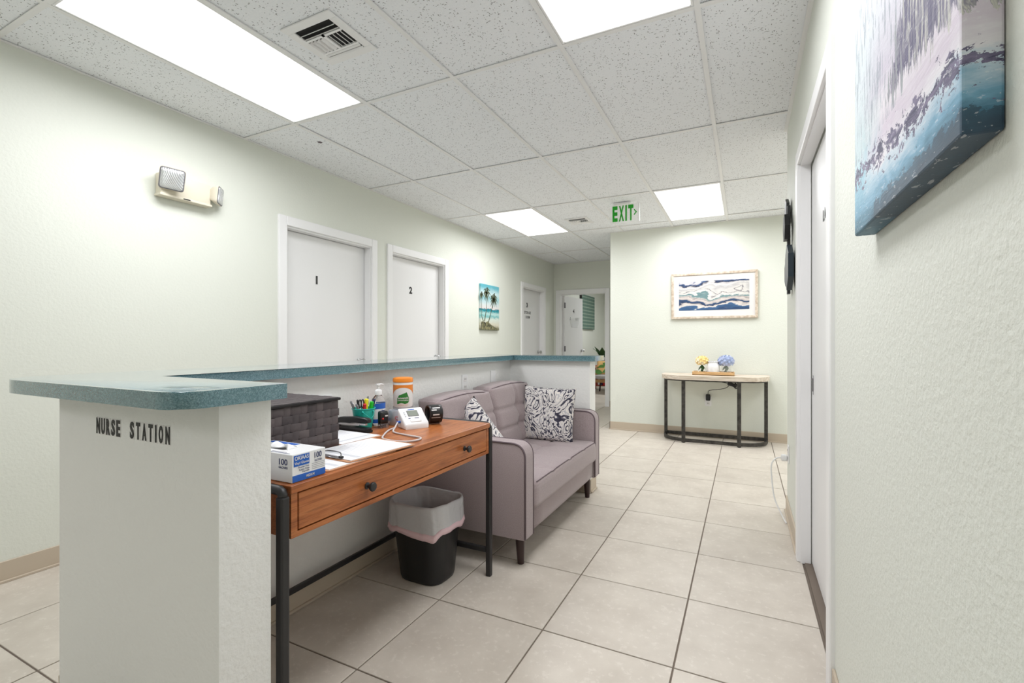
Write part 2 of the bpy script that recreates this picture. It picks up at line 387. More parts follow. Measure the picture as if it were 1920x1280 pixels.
def lettering(name, text, w, h, org, right, up, mat, parent, bold=.0, fix=None, ext=0.0008):
    """text stretched into a w x h box whose lower left corner is org; extruded by ext along right x up"""
    vs, fs = glyph(text, bold); org = Vector(org); R = Vector(right); U = Vector(up); Nn = R.cross(U)
    x0 = min(v.x for v in vs); x1 = max(v.x for v in vs); y0 = min(v.y for v in vs); y1 = max(v.y for v in vs)
    mb = MB()
    T = lambda v, e: org + R * ((v.x - x0) / max(1e-6, x1 - x0) * w) + U * ((v.y - y0) / max(1e-6, y1 - y0) * h) + Nn * e
    A = [mb.bm.verts.new(T(v, ext)) for v in vs]
    for f in fs:
        try: mb.bm.faces.new([A[i] for i in f])
        except ValueError: pass
    ex = bmesh.ops.extrude_face_region(mb.bm, geom=list(mb.bm.faces)); nv = [e for e in ex['geom'] if isinstance(e, bmesh.types.BMVert)]
    bmesh.ops.translate(mb.bm, vec=-Nn * ext * .98, verts=nv)
    return mb.build(name, mat, parent)
LW = {'I': .32, '1': .45, ' ': .8, 'M': 1.25, 'W': 1.25, 'J': .8}
def letters(text, hgt, wid, gap, org, right, up, mat, parent, bold=.03, name='letter', border=None):
    """one object for each character"""
    p = Vector(org); R = Vector(right).normalized(); U = Vector(up).normalized(); Nn = R.cross(U)
    for ch in text:
        w = wid * LW.get(ch, 1)
        if ch != ' ':
            o = lettering(name, ch, w, hgt, p + Nn * .0012, R, U, mat, parent, bold, ext=.001)
            if border:
                e = border; q = p - R * e - U * e; mb = MB()
                c = [q, q + R * (w + 2 * e), q + R * (w + 2 * e) + U * (hgt + 2 * e), q + U * (hgt + 2 * e)]
                vs = [mb.bm.verts.new(v + Nn * .0008) for v in c] + [mb.bm.verts.new(v + Nn * .0001) for v in c]
                for f in ((0, 1, 2, 3), (7, 6, 5, 4), (0, 4, 5, 1), (1, 5, 6, 2), (2, 6, 7, 3), (3, 7, 4, 0)): mb.bm.faces.new([vs[i] for i in f])
                mb.build('letter_backing', 'sticker_white', parent)
        p += R * (w + gap)

# ------------------------------------------------------------------ the room
ZC = 2.541; XL = -3.13; XR = .257; YF = 6.07; YE = 8.1; YB = -3.2; XE = 3.4; YC = 3.66
def wall_x(name, xa, xb, y0, y1, mat, openings=(), z1=ZC + .1):
    """wall in the YZ plane with door openings (ya, yb, ztop)"""
    mb = MB(); y = y0
    for ya, yb, zt in openings:
        mb.box(xa, xb, y, ya, 0, z1); mb.box(xa, xb, ya, yb, zt, z1); y = yb
    mb.box(xa, xb, y, y1, 0, z1); return struct(mb.build(name, mat))
def wall_y(name, ya, yb, x0, x1, mat, openings=(), z1=ZC + .1):
    mb = MB(); x = x0
    for xa, xb, zt in openings:
        mb.box(x, xa, ya, yb, 0, z1); mb.box(xa, xb, ya, yb, zt, z1); x = xb
    mb.box(x, x1, ya, yb, 0, z1); return struct(mb.build(name, mat))
D1 = (2.465, 3.385, 2.02); D2 = (3.665, 4.585, 2.02); D3 = (6.74, 7.61, 2.0)
wall_x('wall_left', XL - .14, XL, YB, YE, 'wall_paint', [D1, D2, D3])
D5 = (1.86, 2.835, 2.045)
wall_x('wall_right', XR, XR + .13, YB, YC, 'wall_paint_rough', [D5])
wall_y('wall_right_return', YC - .13, YC, XR + .13, XE, 'wall_paint')
wall_y('wall_far', YF, YF + .13, -1.562, XE, 'wall_paint')
wall_x('wall_hallway', -1.562, -1.432, YF + .13, YE, 'wall_paint')
D4 = (-3.02, -2.165, 1.995)
wall_y('wall_end', YE, YE + .13, XL - .14, -1.3, 'wall_paint', [D4])
wall_y('wall_back', YB - .13, YB, XL - .14, XR + .13, 'wall_paint')
wall_x('wall_east', XE, XE + .13, YC - .13, YF + .13, 'wall_paint')
# room four beyond the end wall
R4 = (-3.32, -.9, YE + .13, 12.2)
wall_x('wall_library_left', R4[0] - .13, R4[0], R4[2], R4[3], 'wall_paint')
wall_x('wall_library_right', R4[1], R4[1] + .13, R4[2], R4[3], 'wall_paint')
wall_y('wall_library_back', R4[3], R4[3] + .13, R4[0] - .13, R4[1] + .13, 'wall_paint')

# floor: grout bed with a tile for every joint square
mb = MB(); mb.box(XL - .14, XE + .13, YB - .13, YE + .13, -.12, -.004); mb.box(R4[0] - .13, R4[1] + .13, YE + .13, R4[3] + .13, -.12, -.004)
floor = struct(mb.build('floor', 'grout'))
TX, TY, TA = -.713, 1.7215, .4906
tile_cache = {}
def floor_tile(x0, x1, y0, y1):
    g_ = .003; x0 += g_; x1 -= g_; y0 += g_; y1 -= g_
    if x1 - x0 < .02 or y1 - y0 < .02: return
    key = (round(x1 - x0, 3), round(y1 - y0, 3))
    if key not in tile_cache:
        mb = MB(); hx, hy = (x1 - x0) / 2, (y1 - y0) / 2
        mb.box(-hx, hx, -hy, hy, -.0045, 0); top = [f for f in mb.bm.faces if f.calc_center_median().z > -.001]
        bmesh.ops.bevel(mb.bm, geom=[e for f in top for e in f.edges], offset=.0012, segments=1, affect='EDGES')
        o = mb.build('tile', 'floor_tile', local=True); me = o.data; bpy.data.objects.remove(o); tile_cache[key] = me
    o = bpy.data.objects.new('tile', tile_cache[key]); COL.objects.link(o); o.parent = floor; o.location = ((x0 + x1) / 2, (y0 + y1) / 2, 0)
def tile_area(ax0, ax1, ay0, ay1, keep=None):
    i = math.floor((ax0 - TX) / TA)
    while TX + i * TA < ax1:
        j = math.floor((ay0 - TY) / TA)
        while TY + j * TA < ay1:
            q = (max(ax0, TX + i * TA), min(ax1, TX + (i + 1) * TA), max(ay0, TY + j * TA), min(ay1, TY + (j + 1) * TA))
            if keep is None or any(q[1] > k[0] + .001 and q[0] < k[1] - .001 and q[3] > k[2] + .001 and q[2] < k[3] - .001 for k in keep): floor_tile(*q)
            j += 1
        i += 1
ROOM = [(XL, XR, YB, YF), (XL, -1.562, YF, YE), (XR, XE, YC, YF)]
tile_area(XL, XE, YB + 1.0, YE, ROOM); tile_area(R4[0], R4[1], R4[2], 10.9)
tile_area(D4[0], D4[1], YE, YE + .13)
mb = MB(); mb.box(XL, XR, YB, YB + 1.0, -.004, 0); mb.box(R4[0], R4[1], 10.9, R4[3], -.004, 0); mb.build('tile_field', 'floor_tile', floor)

# ceiling: slab above, lay-in tiles, T grid
mb = MB(); mb.box(XL - .14, XE + .13, YB - .13, YE + .13, ZC + .03, ZC + .12); mb.box(R4[0] - .13, R4[1] + .13, YE + .13, R4[3] + .13, ZC + .03, ZC + .12)
ceil = struct(mb.build('ceiling', 'dark_void'))
CX, CY, CW, CL = -.178, 2.130, .6096, 1.2192
LIGHTS = [(-4, -1), (-1, -1), (-4, 2), (-1, 2), (-4, -4), (2, 2), (5, 2)]    # tile columns and rows that hold a lamp
def ccell(i, j): return CX + i * CW, CX + (i + 1) * CW, CY + j * CL, CY + (j + 1) * CL
ct_cache = {}
def ceil_tile(x0, x1, y0, y1):
    x0 += .004; x1 -= .004; y0 += .004; y1 -= .004
    if x1 - x0 < .03 or y1 - y0 < .03: return
    key = (round(x1 - x0, 3), round(y1 - y0, 3))
    if key not in ct_cache:
        mb = MB(); hx, hy = (x1 - x0) / 2, (y1 - y0) / 2; mb.box(-hx, hx, -hy, hy, 0, .015)
        o = mb.build('tile', 'ceiling_tile', local=True); ct_cache[key] = o.data; bpy.data.objects.remove(o)
    o = bpy.data.objects.new('ceiling_panel', ct_cache[key]); COL.objects.link(o); o.parent = ceil; o.location = ((x0 + x1) / 2, (y0 + y1) / 2, ZC + .005 + random.uniform(-.0008, .0012))
def ceil_area(ax0, ax1, ay0, ay1, keep, xr, yr, angles):
    """xr(y): x range of a cross tee at y; yr(x): y range of a runner at x; angles: wall angle strips"""
    i0 = math.floor((ax0 - CX) / CW); j0 = math.floor((ay0 - CY) / CL); i = i0
    while CX + i * CW < ax1 - .001:
        j = j0
        while CY + j * CL < ay1 - .001:
            a, b, c, d = ccell(i, j); q = (max(ax0, a), min(ax1, b), max(ay0, c), min(ay1, d))
            if (i, j) not in LIGHTS and any(q[1] > k[0] + .001 and q[0] < k[1] - .001 and q[3] > k[2] + .001 and q[2] < k[3] - .001 for k in keep): ceil_tile(*q)
            j += 1
        i += 1
    i = i0 + 1
    while CX + i * CW < ax1 - .02:
        x = CX + i * CW; y0, y1 = yr(x); mb = MB(); mb.box(x - .012, x + .012, y0, y1, ZC - .002, ZC + .003); mb.box(x - .002, x + .002, y0, y1, ZC + .003, ZC + .03); mb.build('grid_runner', 'grid_white', ceil); i += 1
    j = j0 + 1
    while CY + j * CL < ay1 - .02:
        y = CY + j * CL; x0, x1 = xr(y); mb = MB(); mb.box(x0, x1, y - .012, y + .012, ZC - .0015, ZC + .0025); mb.box(x0, x1, y - .002, y + .002, ZC + .0025, ZC + .03); mb.build('grid_tee', 'grid_white', ceil); j += 1
    for q in angles: mb = MB(); mb.box(*q, ZC - .001, ZC + .003); mb.build('wall_angle', 'grid_white', ceil)
t_ = .02
ceil_area(XL, XE, YB, YE, ROOM, lambda y: (XL, XR if y < YC else (XE if y < YF else -1.562)), lambda x: (YC, YF) if x > XR else (YB, YE if x < -1.562 else YF),
    [(XL, XL + t_, YB, YE), (XR - t_, XR, YB, YC), (XR, XE, YC, YC + t_), (XE - t_, XE, YC, YF), (-1.562, XE, YF - t_, YF), (-1.562 - t_, -1.562, YF, YE), (XL, -1.562, YE - t_, YE), (XL, XR, YB, YB + t_)])
ceil_area(R4[0], R4[1], R4[2], R4[3], [R4], lambda y: (R4[0], R4[1]), lambda x: (R4[2], R4[3]), [(R4[0], R4[0] + t_, R4[2], R4[3]), (R4[1] - t_, R4[1], R4[2], R4[3]), (R4[0], R4[1], R4[3] - t_, R4[3])])
mk = MB(); mk.lathe([(.0, 0), (.012, 0), (.018, .003)], (-2.704, 2.41, ZC + .0025), 10, False, False)
mk.build('stain', 'sofa_piping', ceil)

def lamp(t, sx, sy, dz, watt=None):
    ld = bpy.data.lights.new('lamp', 'AREA'); ld.shape = 'RECTANGLE'; ld.size = sx; ld.size_y = sy; ld.energy = watt or WATT; ld.spread = SPREAD; ld.color = TINT
    o = bpy.data.objects.new('lamp', ld); COL.objects.link(o); o.parent = t; o.location = (0, 0, dz)
def ceiling_light(i, j, label):
    a, b, c, d = ccell(i, j); cx, cy = (a + b) / 2, (c + d) / 2
    t = thing('ceiling_light', label, 'ceiling light', (cx, cy, ZC), 'recessed panel lights in the ceiling')
    a += .012; b -= .012; c += .012; d -= .012; f = .014
    for q in ((a, a + f, c, d), (b - f, b, c, d), (a + f, b - f, c, c + f), (a + f, b - f, d - f, d)):
        mb = MB(); mb.box(*q, ZC - .001, ZC + .022, .003, 1); mb.build('frame', 'trim_white', t)
    mb = MB(); mb.box(a + f, b - f, c + f, d - f, ZC + .006, ZC + .012); mb.build('diffuser', 'lamp_diffuser', t); lamp(t, b - a - 2 * f, d - c - 2 * f, .004)
    return t
LL = {(-4, -1): 'large white glowing panel light above the left wall, beside the big air vent', (-1, -1): 'white glowing panel light cut by the top edge, nearest the canvas painting',
      (-4, 2): 'glowing panel light left of the small air vent, above door 2', (-1, 2): 'glowing panel light right of the green exit sign',
      (-4, -4): 'white panel light in the ceiling behind the viewer', (2, 2): 'white panel light around the corner past the console table', (5, 2): 'white panel light at the far end around the corner'}
for q in LIGHTS: ceiling_light(*q, LL[q])
def added_lamp(cx, cy, label):
    t = thing('ceiling_light', label, 'ceiling light', (cx, cy, ZC), 'recessed panel lights in the ceiling')
    mb = MB(); mb.box(cx - .3, cx + .3, cy - .3, cy + .3, ZC - .008, ZC - .003, .002, 1); mb.build('diffuser', 'lamp_diffuser', t); lamp(t, .58, .58, -.010, 26)
    mb = MB()
    for q in ((-.32, -.3, -.32, .32), (.3, .32, -.32, .32), (-.3, .3, -.32, -.3), (-.3, .3, .3, .32)): mb.box(cx + q[0], cx + q[1], cy + q[2], cy + q[3], ZC - .01, ZC + .0)
    mb.build('frame', 'trim_white', t)
added_lamp(-1.9, 10.1, 'added square panel light, out of view in the room behind the open door')  # unseen lamp added to brighten the far room and the hall end

# baseboards -------------------------------------------------------
def baseboard(name, runs, parent=None):
    """runs: (axis, face, a0, a1, sign) strips 0.1 high with a toe"""
    mb = MB()
    for ax, f, a0, a1, sg in runs:
        lo, hi = sorted((f, f + sg * .009)); tl, th = sorted((f, f + sg * .018))
        if ax == 'x': mb.box(lo, hi, a0, a1, .0, .1, .002, 1); mb.box(tl, th, a0, a1, 0, .012, .002, 1)
        else: mb.box(a0, a1, lo, hi, .0, .1, .002, 1); mb.box(a0, a1, tl, th, 0, .012, .002, 1)
    o = mb.build(name, 'baseboard_beige', parent)
    return o if parent else struct(o)
cs = .07
baseboard('baseboard_left', [('x', XL, YB, D1[0] - cs, 1), ('x', XL, D1[1] + cs, D2[0] - cs, 1), ('x', XL, D2[1] + cs, D3[0] - cs, 1), ('x', XL, D3[1] + cs, YE, 1)])
baseboard('baseboard_right', [('x', XR, YB, D5[0] - cs, -1), ('x', XR, D5[1] + cs, YC, -1), ('y', YC, XR - .009, XE, 1)])
baseboard('baseboard_far', [('y', YF, -1.562 - .009, XE, -1), ('x', -1.562, YF - .009, YE, -1)])
baseboard('baseboard_end', [('y', YE, D4[1] + cs, -1.562, -1)])
baseboard('baseboard_library', [('x', R4[0], R4[2], R4[3], 1), ('y', R4[3], R4[0], R4[1], -1)])

# doors ------------------------------------------------------------
def door_left(n, op, label, chars, knob=False, small=None):
    ya, yb, zt = op; t = struct(thing('door_%d' % n, label, 'door', (XL, (ya + yb) / 2, 0)))
    w = .068; o = XL; p = .016
    for (y0, y1, z0, z1) in ((ya - w, ya + .004, 0, zt + w), (yb - .004, yb + w, 0, zt + w), (ya + .004, yb - .004, zt - .004, zt + w)):
        mb = MB(); mb.box(o - .008, o + p, y0, y1, z0, z1, .005, 2); mb.build('casing', 'trim_white', t)
    mb = MB(); mb.box(XL - .13, XL, ya, ya + .016, 0, zt); mb.box(XL - .13, XL, yb - .016, yb, 0, zt); mb.box(XL - .13, XL, ya + .016, yb - .016, zt - .016, zt); mb.build('jamb', 'trim_white', t)
    xf = XL - .072
    mb = MB(); mb.box(xf - .04, xf, ya + .019, yb - .019, .008, zt - .019, .002, 1); mb.build('leaf', 'door_white', t)
    yc, z, h, wd, bold = chars[1:]; letters(chars[0], h, wd, 0, (xf, yc, z), (0, 1, 0), (0, 0, 1), 'black_ink', t, bold, 'number')
    if small:
        for s_, y_, z_ in small: letters(s_, .045, .026, .012, (xf, y_, z_), (0, 1, 0), (0, 0, 1), 'black_ink', t, .02)
    mb = MB(); yk = yb - .085; mb.lathe([(.03, 0), (.03, .008), (.011, .012), (.011, .035), (.024, .045), (.028, .058), (.02, .068)], (xf, yk, .95), 16, axis='x'); mb.build('knob', 'chrome', t, auto=40)
    return t
door_left(1, D1, 'white flush door in the left wall marked with the number 1', ('I', 2.81, 1.61, .07, .055, .03))
door_left(2, D2, 'white flush door in the left wall marked with the number 2', ('2', 4.03, 1.642, .075, .05, .04))
door_left(3, D3, 'white flush storage room door in the left wall marked with the number 3', ('3', 7.04, 1.69, .078, .05, .04), True, [('STORAGE', 6.96, 1.585), ('ROOM', 7.02, 1.51)])
# door 5: white sliding door in the right wall
t5 = struct(thing('door_5', 'white recessed sliding door in the right wall lettered LAB', 'door', (XR, (D5[0] + D5[1]) / 2, 0)))
w = .068; ya, yb, zt = D5
for (y0, y1, z0, z1) in ((ya - w, ya + .004, 0, zt + w), (yb - .004, yb + w, 0, zt + w), (ya + .004, yb - .004, zt - .004, zt + w)):
    mb = MB(); mb.box(XR - .016, XR + .008, y0, y1, z0, z1, .005, 2); mb.build('casing', 'trim_white', t5)
mb = MB(); mb.box(XR, XR + .045, ya, ya + .014, 0, zt); mb.box(XR, XR + .045, yb - .014, yb, 0, zt); mb.box(XR, XR + .045, ya + .014, yb - .014, zt - .014, zt); mb.build('jamb', 'trim_white', t5)
mb = MB(); mb.box(XR + .05, XR + .088, ya + .002, yb - .002, .012, zt - .022, .002, 1); mb.build('leaf', 'door_white', t5)
mb = MB(); mb.box(XR + .018, XR + .12, ya + .014, yb - .014, -.001, .006, .001, 1); mb.build('floor_track', 'grout', t5)
mb = MB(); mb.box(XR + .0475, XR + .0505, 2.755, 2.785, .87, .965, .001, 1); q = mb.build('flush_pull', 'chrome', t5)
mb = MB(); mb.box(XR + .0465, XR + .048, 2.763, 2.777, .885, .95); mb.build('pull_recess', 'dark_void', q)
letters('LAB', .048, .03, .014, (XR + .0495, 2.435, 1.652), (0, -1, 0), (0, 0, 1), 'black_ink', t5, .02)
# door 4: end of the hall, standing open
t4 = struct(thing('door_4', 'white door at the hall end standing open, marked 4, with a paper holder', 'door', (-2.6, YE, 0)))
xa, xb, zt = D4
for (x0, x1, z0, z1) in ((xa - .068, xa + .004, 0, zt + .068), (xb - .004, xb + .068, 0, zt + .068), (xa + .004, xb - .004, zt - .004, zt + .068)):
    mb = MB(); mb.box(x0, x1, YE - .016, YE + .008, z0, z1, .005, 2); mb.build('casing', 'trim_white', t4)
mb = MB(); mb.box(xa, xa + .016, YE, YE + .13, 0, zt); mb.box(xb - .016, xb, YE, YE + .13, 0, zt); mb.box(xa + .016, xb - .016, YE, YE + .13, zt - .016, zt); mb.build('jamb', 'trim_white', t4)
ph = math.radians(84); hx, hy = xa + .03, YE + .14
Mx = Matrix.Translation((hx, hy, 0)) @ Matrix.Rotation(ph, 4, 'Z')
mb = MB(); mb.box(0, .81, -.02, .02, .01, zt - .02, .002, 1, Mx); lf = mb.build('leaf', 'door_white', t4)
Lr = Mx.to_3x3() @ Vector((1, 0, 0)); ln = Mx.to_3x3() @ Vector((0, -1, 0)); P4 = lambda a, z: Mx @ Vector((a, -.0205, z))
letters('4', .075, .055, 0, P4(.36, 1.675), Lr, (0, 0, 1), 'black_ink', t4, .04, 'number')
letters('L', .055, .03, .02, P4(.235, 1.535), Lr, (0, 0, 1), 'black_ink', t4, .02); letters('ARY', .055, .03, .02, P4(.47, 1.535), Lr, (0, 0, 1), 'black_ink', t4, .02)
mb = MB(); a = [(.27, 1.40), (.56, 1.40), (.66, 1.60), (.19, 1.56)]
mb.prism(a, -.026, -.0245, 'y'); bmesh.ops.transform(mb.bm, matrix=Mx, verts=mb.bm.verts); mb.build('paper_holder', 'acrylic', t4)
mb = MB(); mb.prism([(.30, 1.405), (.52, 1.405), (.55, 1.51), (.29, 1.50)], -.0235, -.0225, 'y'); bmesh.ops.transform(mb.bm, matrix=Mx, verts=mb.bm.verts); mb.build('paper_sheet', 'paper', t4)
for z in (1.8, 1.0, .25):
    mb = MB(); mb.box(-.012, .04, -.024, -.019, z - .05, z + .05, .001, 1, Mx); mb.cyl(Mx @ Vector((-.008, -.02, z - .05)), Mx @ Vector((-.008, -.02, z + .05)), .008, n=8); mb.build('hinge', 'grey_plastic', t4)
mb = MB(); mb.lathe([(.03, 0), (.03, .008), (.011, .012), (.011, .035), (.026, .045), (.028, .058), (.02, .066)], (0, 0, 0), 16)
bmesh.ops.transform(mb.bm, matrix=Mx @ Matrix.Translation((.74, -.02, .95)) @ Matrix.Rotation(PI / 2, 4, 'X'), verts=mb.bm.verts); mb.build('knob', 'chrome', t4, auto=40)

# ------------------------------------------------------------------ nurse station
ZT = 1.024; TH = .038
ns = thing('nurse_station', 'white textured half wall of the nurse station wrapping desk and sofa', 'half wall', (-1.8, 2.1, 0))
mb = MB(); mb.prism([(-1.90, .694), (-1.11, .694), (-1.11, .830), (-1.705, .830), (-1.705, 3.431), (-1.038, 3.431), (-1.038, 3.571), (-1.90, 3.571)], 0, ZT - TH, bev=0); mb.build('half_wall', 'counter_paint', ns)
baseboard('baseboard', [('x', -1.705, .83, 3.431, 1), ('y', 3.431, -1.696, -1.029, -1), ('x', -1.038, 3.431, 3.571, 1), ('x', -1.90, .694, 3.571, -1), ('y', .83, -1.696, -1.11, 1)], ns)
letters('NURSE', .0452, .0185, .0086, (-1.6715, .694, .870), (1, 0, 0), (0, 0, 1), 'black_ink', ns, .035, border=.0022)
letters('STATION', .0455, .0185, .0115, (-1.4935, .694, .871), (1, 0, 0), (0, 0, 1), 'black_ink', ns, .035, border=.0022)
poly = rounded([(-2.005, .577), (-1.067, .577), (-1.067, .848), (-1.650, .848), (-1.650, 3.385), (-.987, 3.385), (-.987, 3.66), (-2.005, 3.66)], [.16, .085, .006, 0, 0, .03, .03, .03], 10)
mb = MB(); mb.prism(poly, ZT - TH, ZT, bev=.0025, seg=2)
tag(mb.build('countertop', 'teal_laminate', origin=(-1.6, 2.1, ZT - TH), auto=30), 'speckled teal laminate countertop running around the nurse station', 'countertop')

# outlets ----------------------------------------------------------
def outlet(name, c, nrm, label, blank=False, group='wall outlets'):
    """cover plate 70 x 114 mm; nrm: direction out of the wall"""
    Nn = Vector(nrm); R = Vector((0, 0, 1)).cross(Nn).normalized(); c = Vector(c)
    M_ = Matrix((( R.x, Nn.x, 0, c.x), (R.y, Nn.y, 0, c.y), (R.z, Nn.z, 1, c.z), (0, 0, 0, 1)))
    t = thing(name, label, 'outlet', c, group)
    mb = MB(); mb.box(-.036, .036, 0, .006, -.058, .058, .003, 2, M_); mb.build('cover_plate', 'white_plastic', t)
    if not blank:
        for dz in (-.026, .026):
            mb = MB(); mb.box(-.017, .017, .006, .0085, dz - .015, dz + .015, .002, 1, M_); q = mb.build('receptacle', 'sticker_white', t)
            mb = MB(); mb.box(-.008, -.005, .0085, .009, dz - .005, dz + .007, M=M_); mb.box(.005, .008, .0085, .009, dz - .005, dz + .007, M=M_); mb.build('slot', 'dark_void', q)
    return t
outlet('wall_outlet', (-1.705, 2.735, .852), (1, 0, 0), 'white duplex outlet on the half wall left above the sofa back')
outlet('cable_plate', (-1.705, 3.135, .858), (1, 0, 0), 'blank white wall plate above the right half of the sofa back', True)
outlet('wall_outlet', (-1.705, 1.55, .835), (1, 0, 0), 'white outlet on the half wall mostly hidden behind the woven basket')
outlet('wall_outlet', (-.387, YF, .425), (0, -1, 0), 'white outlet on the far wall under the console table')
ro = outlet('wall_outlet', (XR, 3.53, .405), (-1, 0, 0), 'white outlet low on the right wall near the corner')

# ------------------------------------------------------------------ desk
DX0, DX1, DY0, DY1, DZ = -1.655, -1.098, .882, 1.992, .742
dk = thing('writing_desk', 'brown wooden writing desk with black metal legs and a wide drawer', 'desk', (-1.38, 1.44, 0))
mb = MB(); mb.box(DX0, DX1, DY0, DY1, DZ - .022, DZ, .0015, 1); mb.build('desktop', 'desk_wood', dk)
mb = MB(); f = .014
mb.box(DX0 + .01, DX1 - .005, DY0 + .004, DY0 + .024, .597, DZ - .022); mb.box(DX0 + .01, DX1 - .005, DY1 - .024, DY1 - .004, .597, DZ - .022)
mb.box(DX0 + .01, DX0 + .03, DY0 + .024, DY1 - .024, .597, DZ - .022); mb.box(DX0 + .01, DX1 - .005, DY0 + .024, DY1 - .024, .597, .612)
mb.build('carcass', 'desk_wood', dk)
mb = MB(); mb.box(DX1 - .024, DX1 - .004, DY0 + .028, DY1 - .028, .616, DZ - .026, .0015, 1); dr = mb.build('drawer_front', 'desk_wood', dk)
mb = MB(); mb.box(DX1 - .04, DX1 - .026, DY0 + .024, DY1 - .024, .612, DZ - .022); mb.build('drawer_gap', 'dark_void', dk)
for y in (1.172, 1.768):
    mb = MB(); mb.lathe([(.011, 0), (.011, .003), (.006, .006), (.006, .016), (.0135, .02), (.0155, .026), (.013, .030), (.006, .031)], (DX1 - .004, y, .664), 18, axis='x'); mb.build('knob', 'black_metal', dr, auto=50)
lt = .013
for y, sg in ((DY0 - .017, -1), (DY1 + .013, 1)):
    zt = DZ - .004
    for x in (DX1 - .012, DX0 + .012):
        mb = MB(); mb.box(x - lt, x + lt, y - lt, y + lt, 0, zt - .02, .005, 2); mb.build('leg', 'black_metal', dk)
    mb = MB()
    xs0, xs1 = DX0 + .012, DX1 - .012; zc = DZ - .009
    P_ = [(xs0, y, zt - .021), (xs0, y, zc - .012), (xs0 + .004, y, zc - .004), (xs0 + .014, y, zc), (xs1 - .014, y, zc), (xs1 - .004, y, zc - .004), (xs1, y, zc - .012), (xs1, y, zt - .021)]
    mb.tube(P_, lt * 1.0, 10); mb.build('end_rail', 'black_metal', dk)
    mb = MB(); mb.box(DX0 + .025, DX1 - .025, y - .01, y + .01, .112, .136, .003, 1); mb.build('side_stretcher', 'black_metal', dk)
mb = MB(); mb.box(DX0 + .004, DX0 + .02, DY0 - .004, DY1, .112, .136, .003, 1); mb.build('back_stretcher', 'black_metal', dk)

# basket -----------------------------------------------------------
bk = thing('woven_basket', 'dark brown woven storage basket with lid on the desk', 'basket', (-1.515, 1.11, DZ))
BX0, BX1, BY0, BY1, BZ0, BZ1 = -1.672, -1.358, .925, 1.297, DZ + .001, DZ + .172
mb = MB(); mb.box(BX0, BX1 - .003, BY0 + .003, BY1 - .003, BZ0, BZ1); mb.build('core', 'basket_core', bk)
def strip_mesh(w, h):
    mb = MB(); d = .0036
    mb.surf(lambda u, v: (d * (.45 + .55 * (1 - (2 * u - 1) ** 4) * (1 - (2 * v - 1) ** 4)) if 0 < u < 1 and 0 < v < 1 else 0, (u - .5) * w, (v - .5) * h), 4, 4)
    o = mb.build('s', 'basket_strip', local=True); me = o.data; bpy.data.objects.remove(o); return me
nY, nZ = 11, 6; cw = (BY1 - BY0) / nY; chh = (BZ1 - BZ0) / nZ
sh, sv = strip_mesh(cw * 1.2, chh * .94), strip_mesh(cw * .93, chh * 1.2)
for i in range(nY):
    for j in range(nZ):
        hz = (i + j) % 2 == 0
        o = bpy.data.objects.new('woven_strip', sh if hz else sv); COL.objects.link(o); o.parent = bk
        o.location = Vector((BX1 - .003 + (.0012 if hz else 0), BY0 + (i + .5) * cw, BZ0 + (j + .5) * chh)) - bk.location
nX = 9; cwx = (BX1 - BX0) / nX
mb = MB()
for i in range(nX):
    for j in range(nZ):
        hz = (i + j) % 2; wx, hh = (cwx * 1.2, chh * .96) if hz else (cwx * .96, chh * 1.25); cx, cz = BX0 + (i + .5) * cwx, BZ0 + (j + .5) * chh
        mb.box(max(BX0, cx - wx / 2), min(BX1 - .003, cx + wx / 2), BY1 - .003, BY1 + (.001 if hz else 0), max(BZ0, cz - hh / 2), cz + hh / 2, .0012, 1)
tag(mb.build('side_weave', 'basket_strip', bk), kind='stuff')
mb = MB(); mb.box(BX0 - .004, BX1 + .006, BY0 - .004, BY1 + .006, BZ1 + .001, BZ1 + .011, .003, 2); ld = mb.build('lid', 'basket_core', bk)
mb = MB()
for i in range(9):
    for j in range(11):
        hz = (i + j) % 2; cx, cy = BX0 + (i + .5) * cwx, BY0 + (j + .5) * cw; a, b = (cwx * .6, cw * .47) if hz else (cwx * .47, cw * .6)
        mb.box(max(BX0, cx - a), min(BX1, cx + a), max(BY0, cy - b), min(BY1, cy + b), BZ1 + .0105, BZ1 + .0135 - (0 if hz else .001), .0012, 1)
tag(mb.build('lid_weave', 'basket_strip', ld), kind='stuff')

# glove box --------------------------------------------------------
gx0, gx1, gy0, gy1, gz0, gz1 = -1.338, -1.113, .897, 1.012, DZ + .0015, DZ + .079
gb = thing('glove_box', 'white and blue box of vinyl gloves at the desk corner', 'box', (-1.22, .955, DZ))
mb = MB(); mb.box(gx0, gx1, gy0, gy1, gz0, gz1, .0012, 1); mb.build('carton', 'white_plastic', gb)
mb = MB(); mb.box(gx1, gx1 + .0006, gy0 + .001, gy1 - .001, gz0 + .001, gz0 + .019); mb.build('blue_band', 'blue_print', gb)
mb = MB(); mb.box(gx1, gx1 + .0006, gy0 + .005, gy0 + .057, gz0 + .043, gz1 - .004); mb.build('brand_panel', 'blue_print', gb)
Yv, Zv, Xv = (0, 1, 0), (0, 0, 1), (1, 0, 0)
pr = lambda t, w_, h_, y, z, mt, b=.02: lettering('print', t, w_, h_, (gx1 + .0008, y, z), Yv, Zv, mt, gb, b, ext=.0004)
pr('OKIAAS', .046, .011, gy0 + .008, gz0 + .060, 'sticker_white', .012); pr('Vinyl Gloves', .048, .0095, gy0 + .007, gz0 + .046, 'sticker_white', .006)
pr('100', .025, .017, gy0 + .075, gz0 + .054, 'navy_print', .008); pr('GLOVES', .026, .006, gy0 + .075, gz0 + .044, 'navy_print', 0)
pr('Powder Free', .036, .005, gy0 + .02, gz0 + .0365, 'navy_print', 0); pr('Latex Free', .034, .005, gy0 + .023, gz0 + .0295, 'navy_print', 0); pr('Disposable', .024, .005, gy0 + .033, gz0 + .0225, 'navy_print', 0)
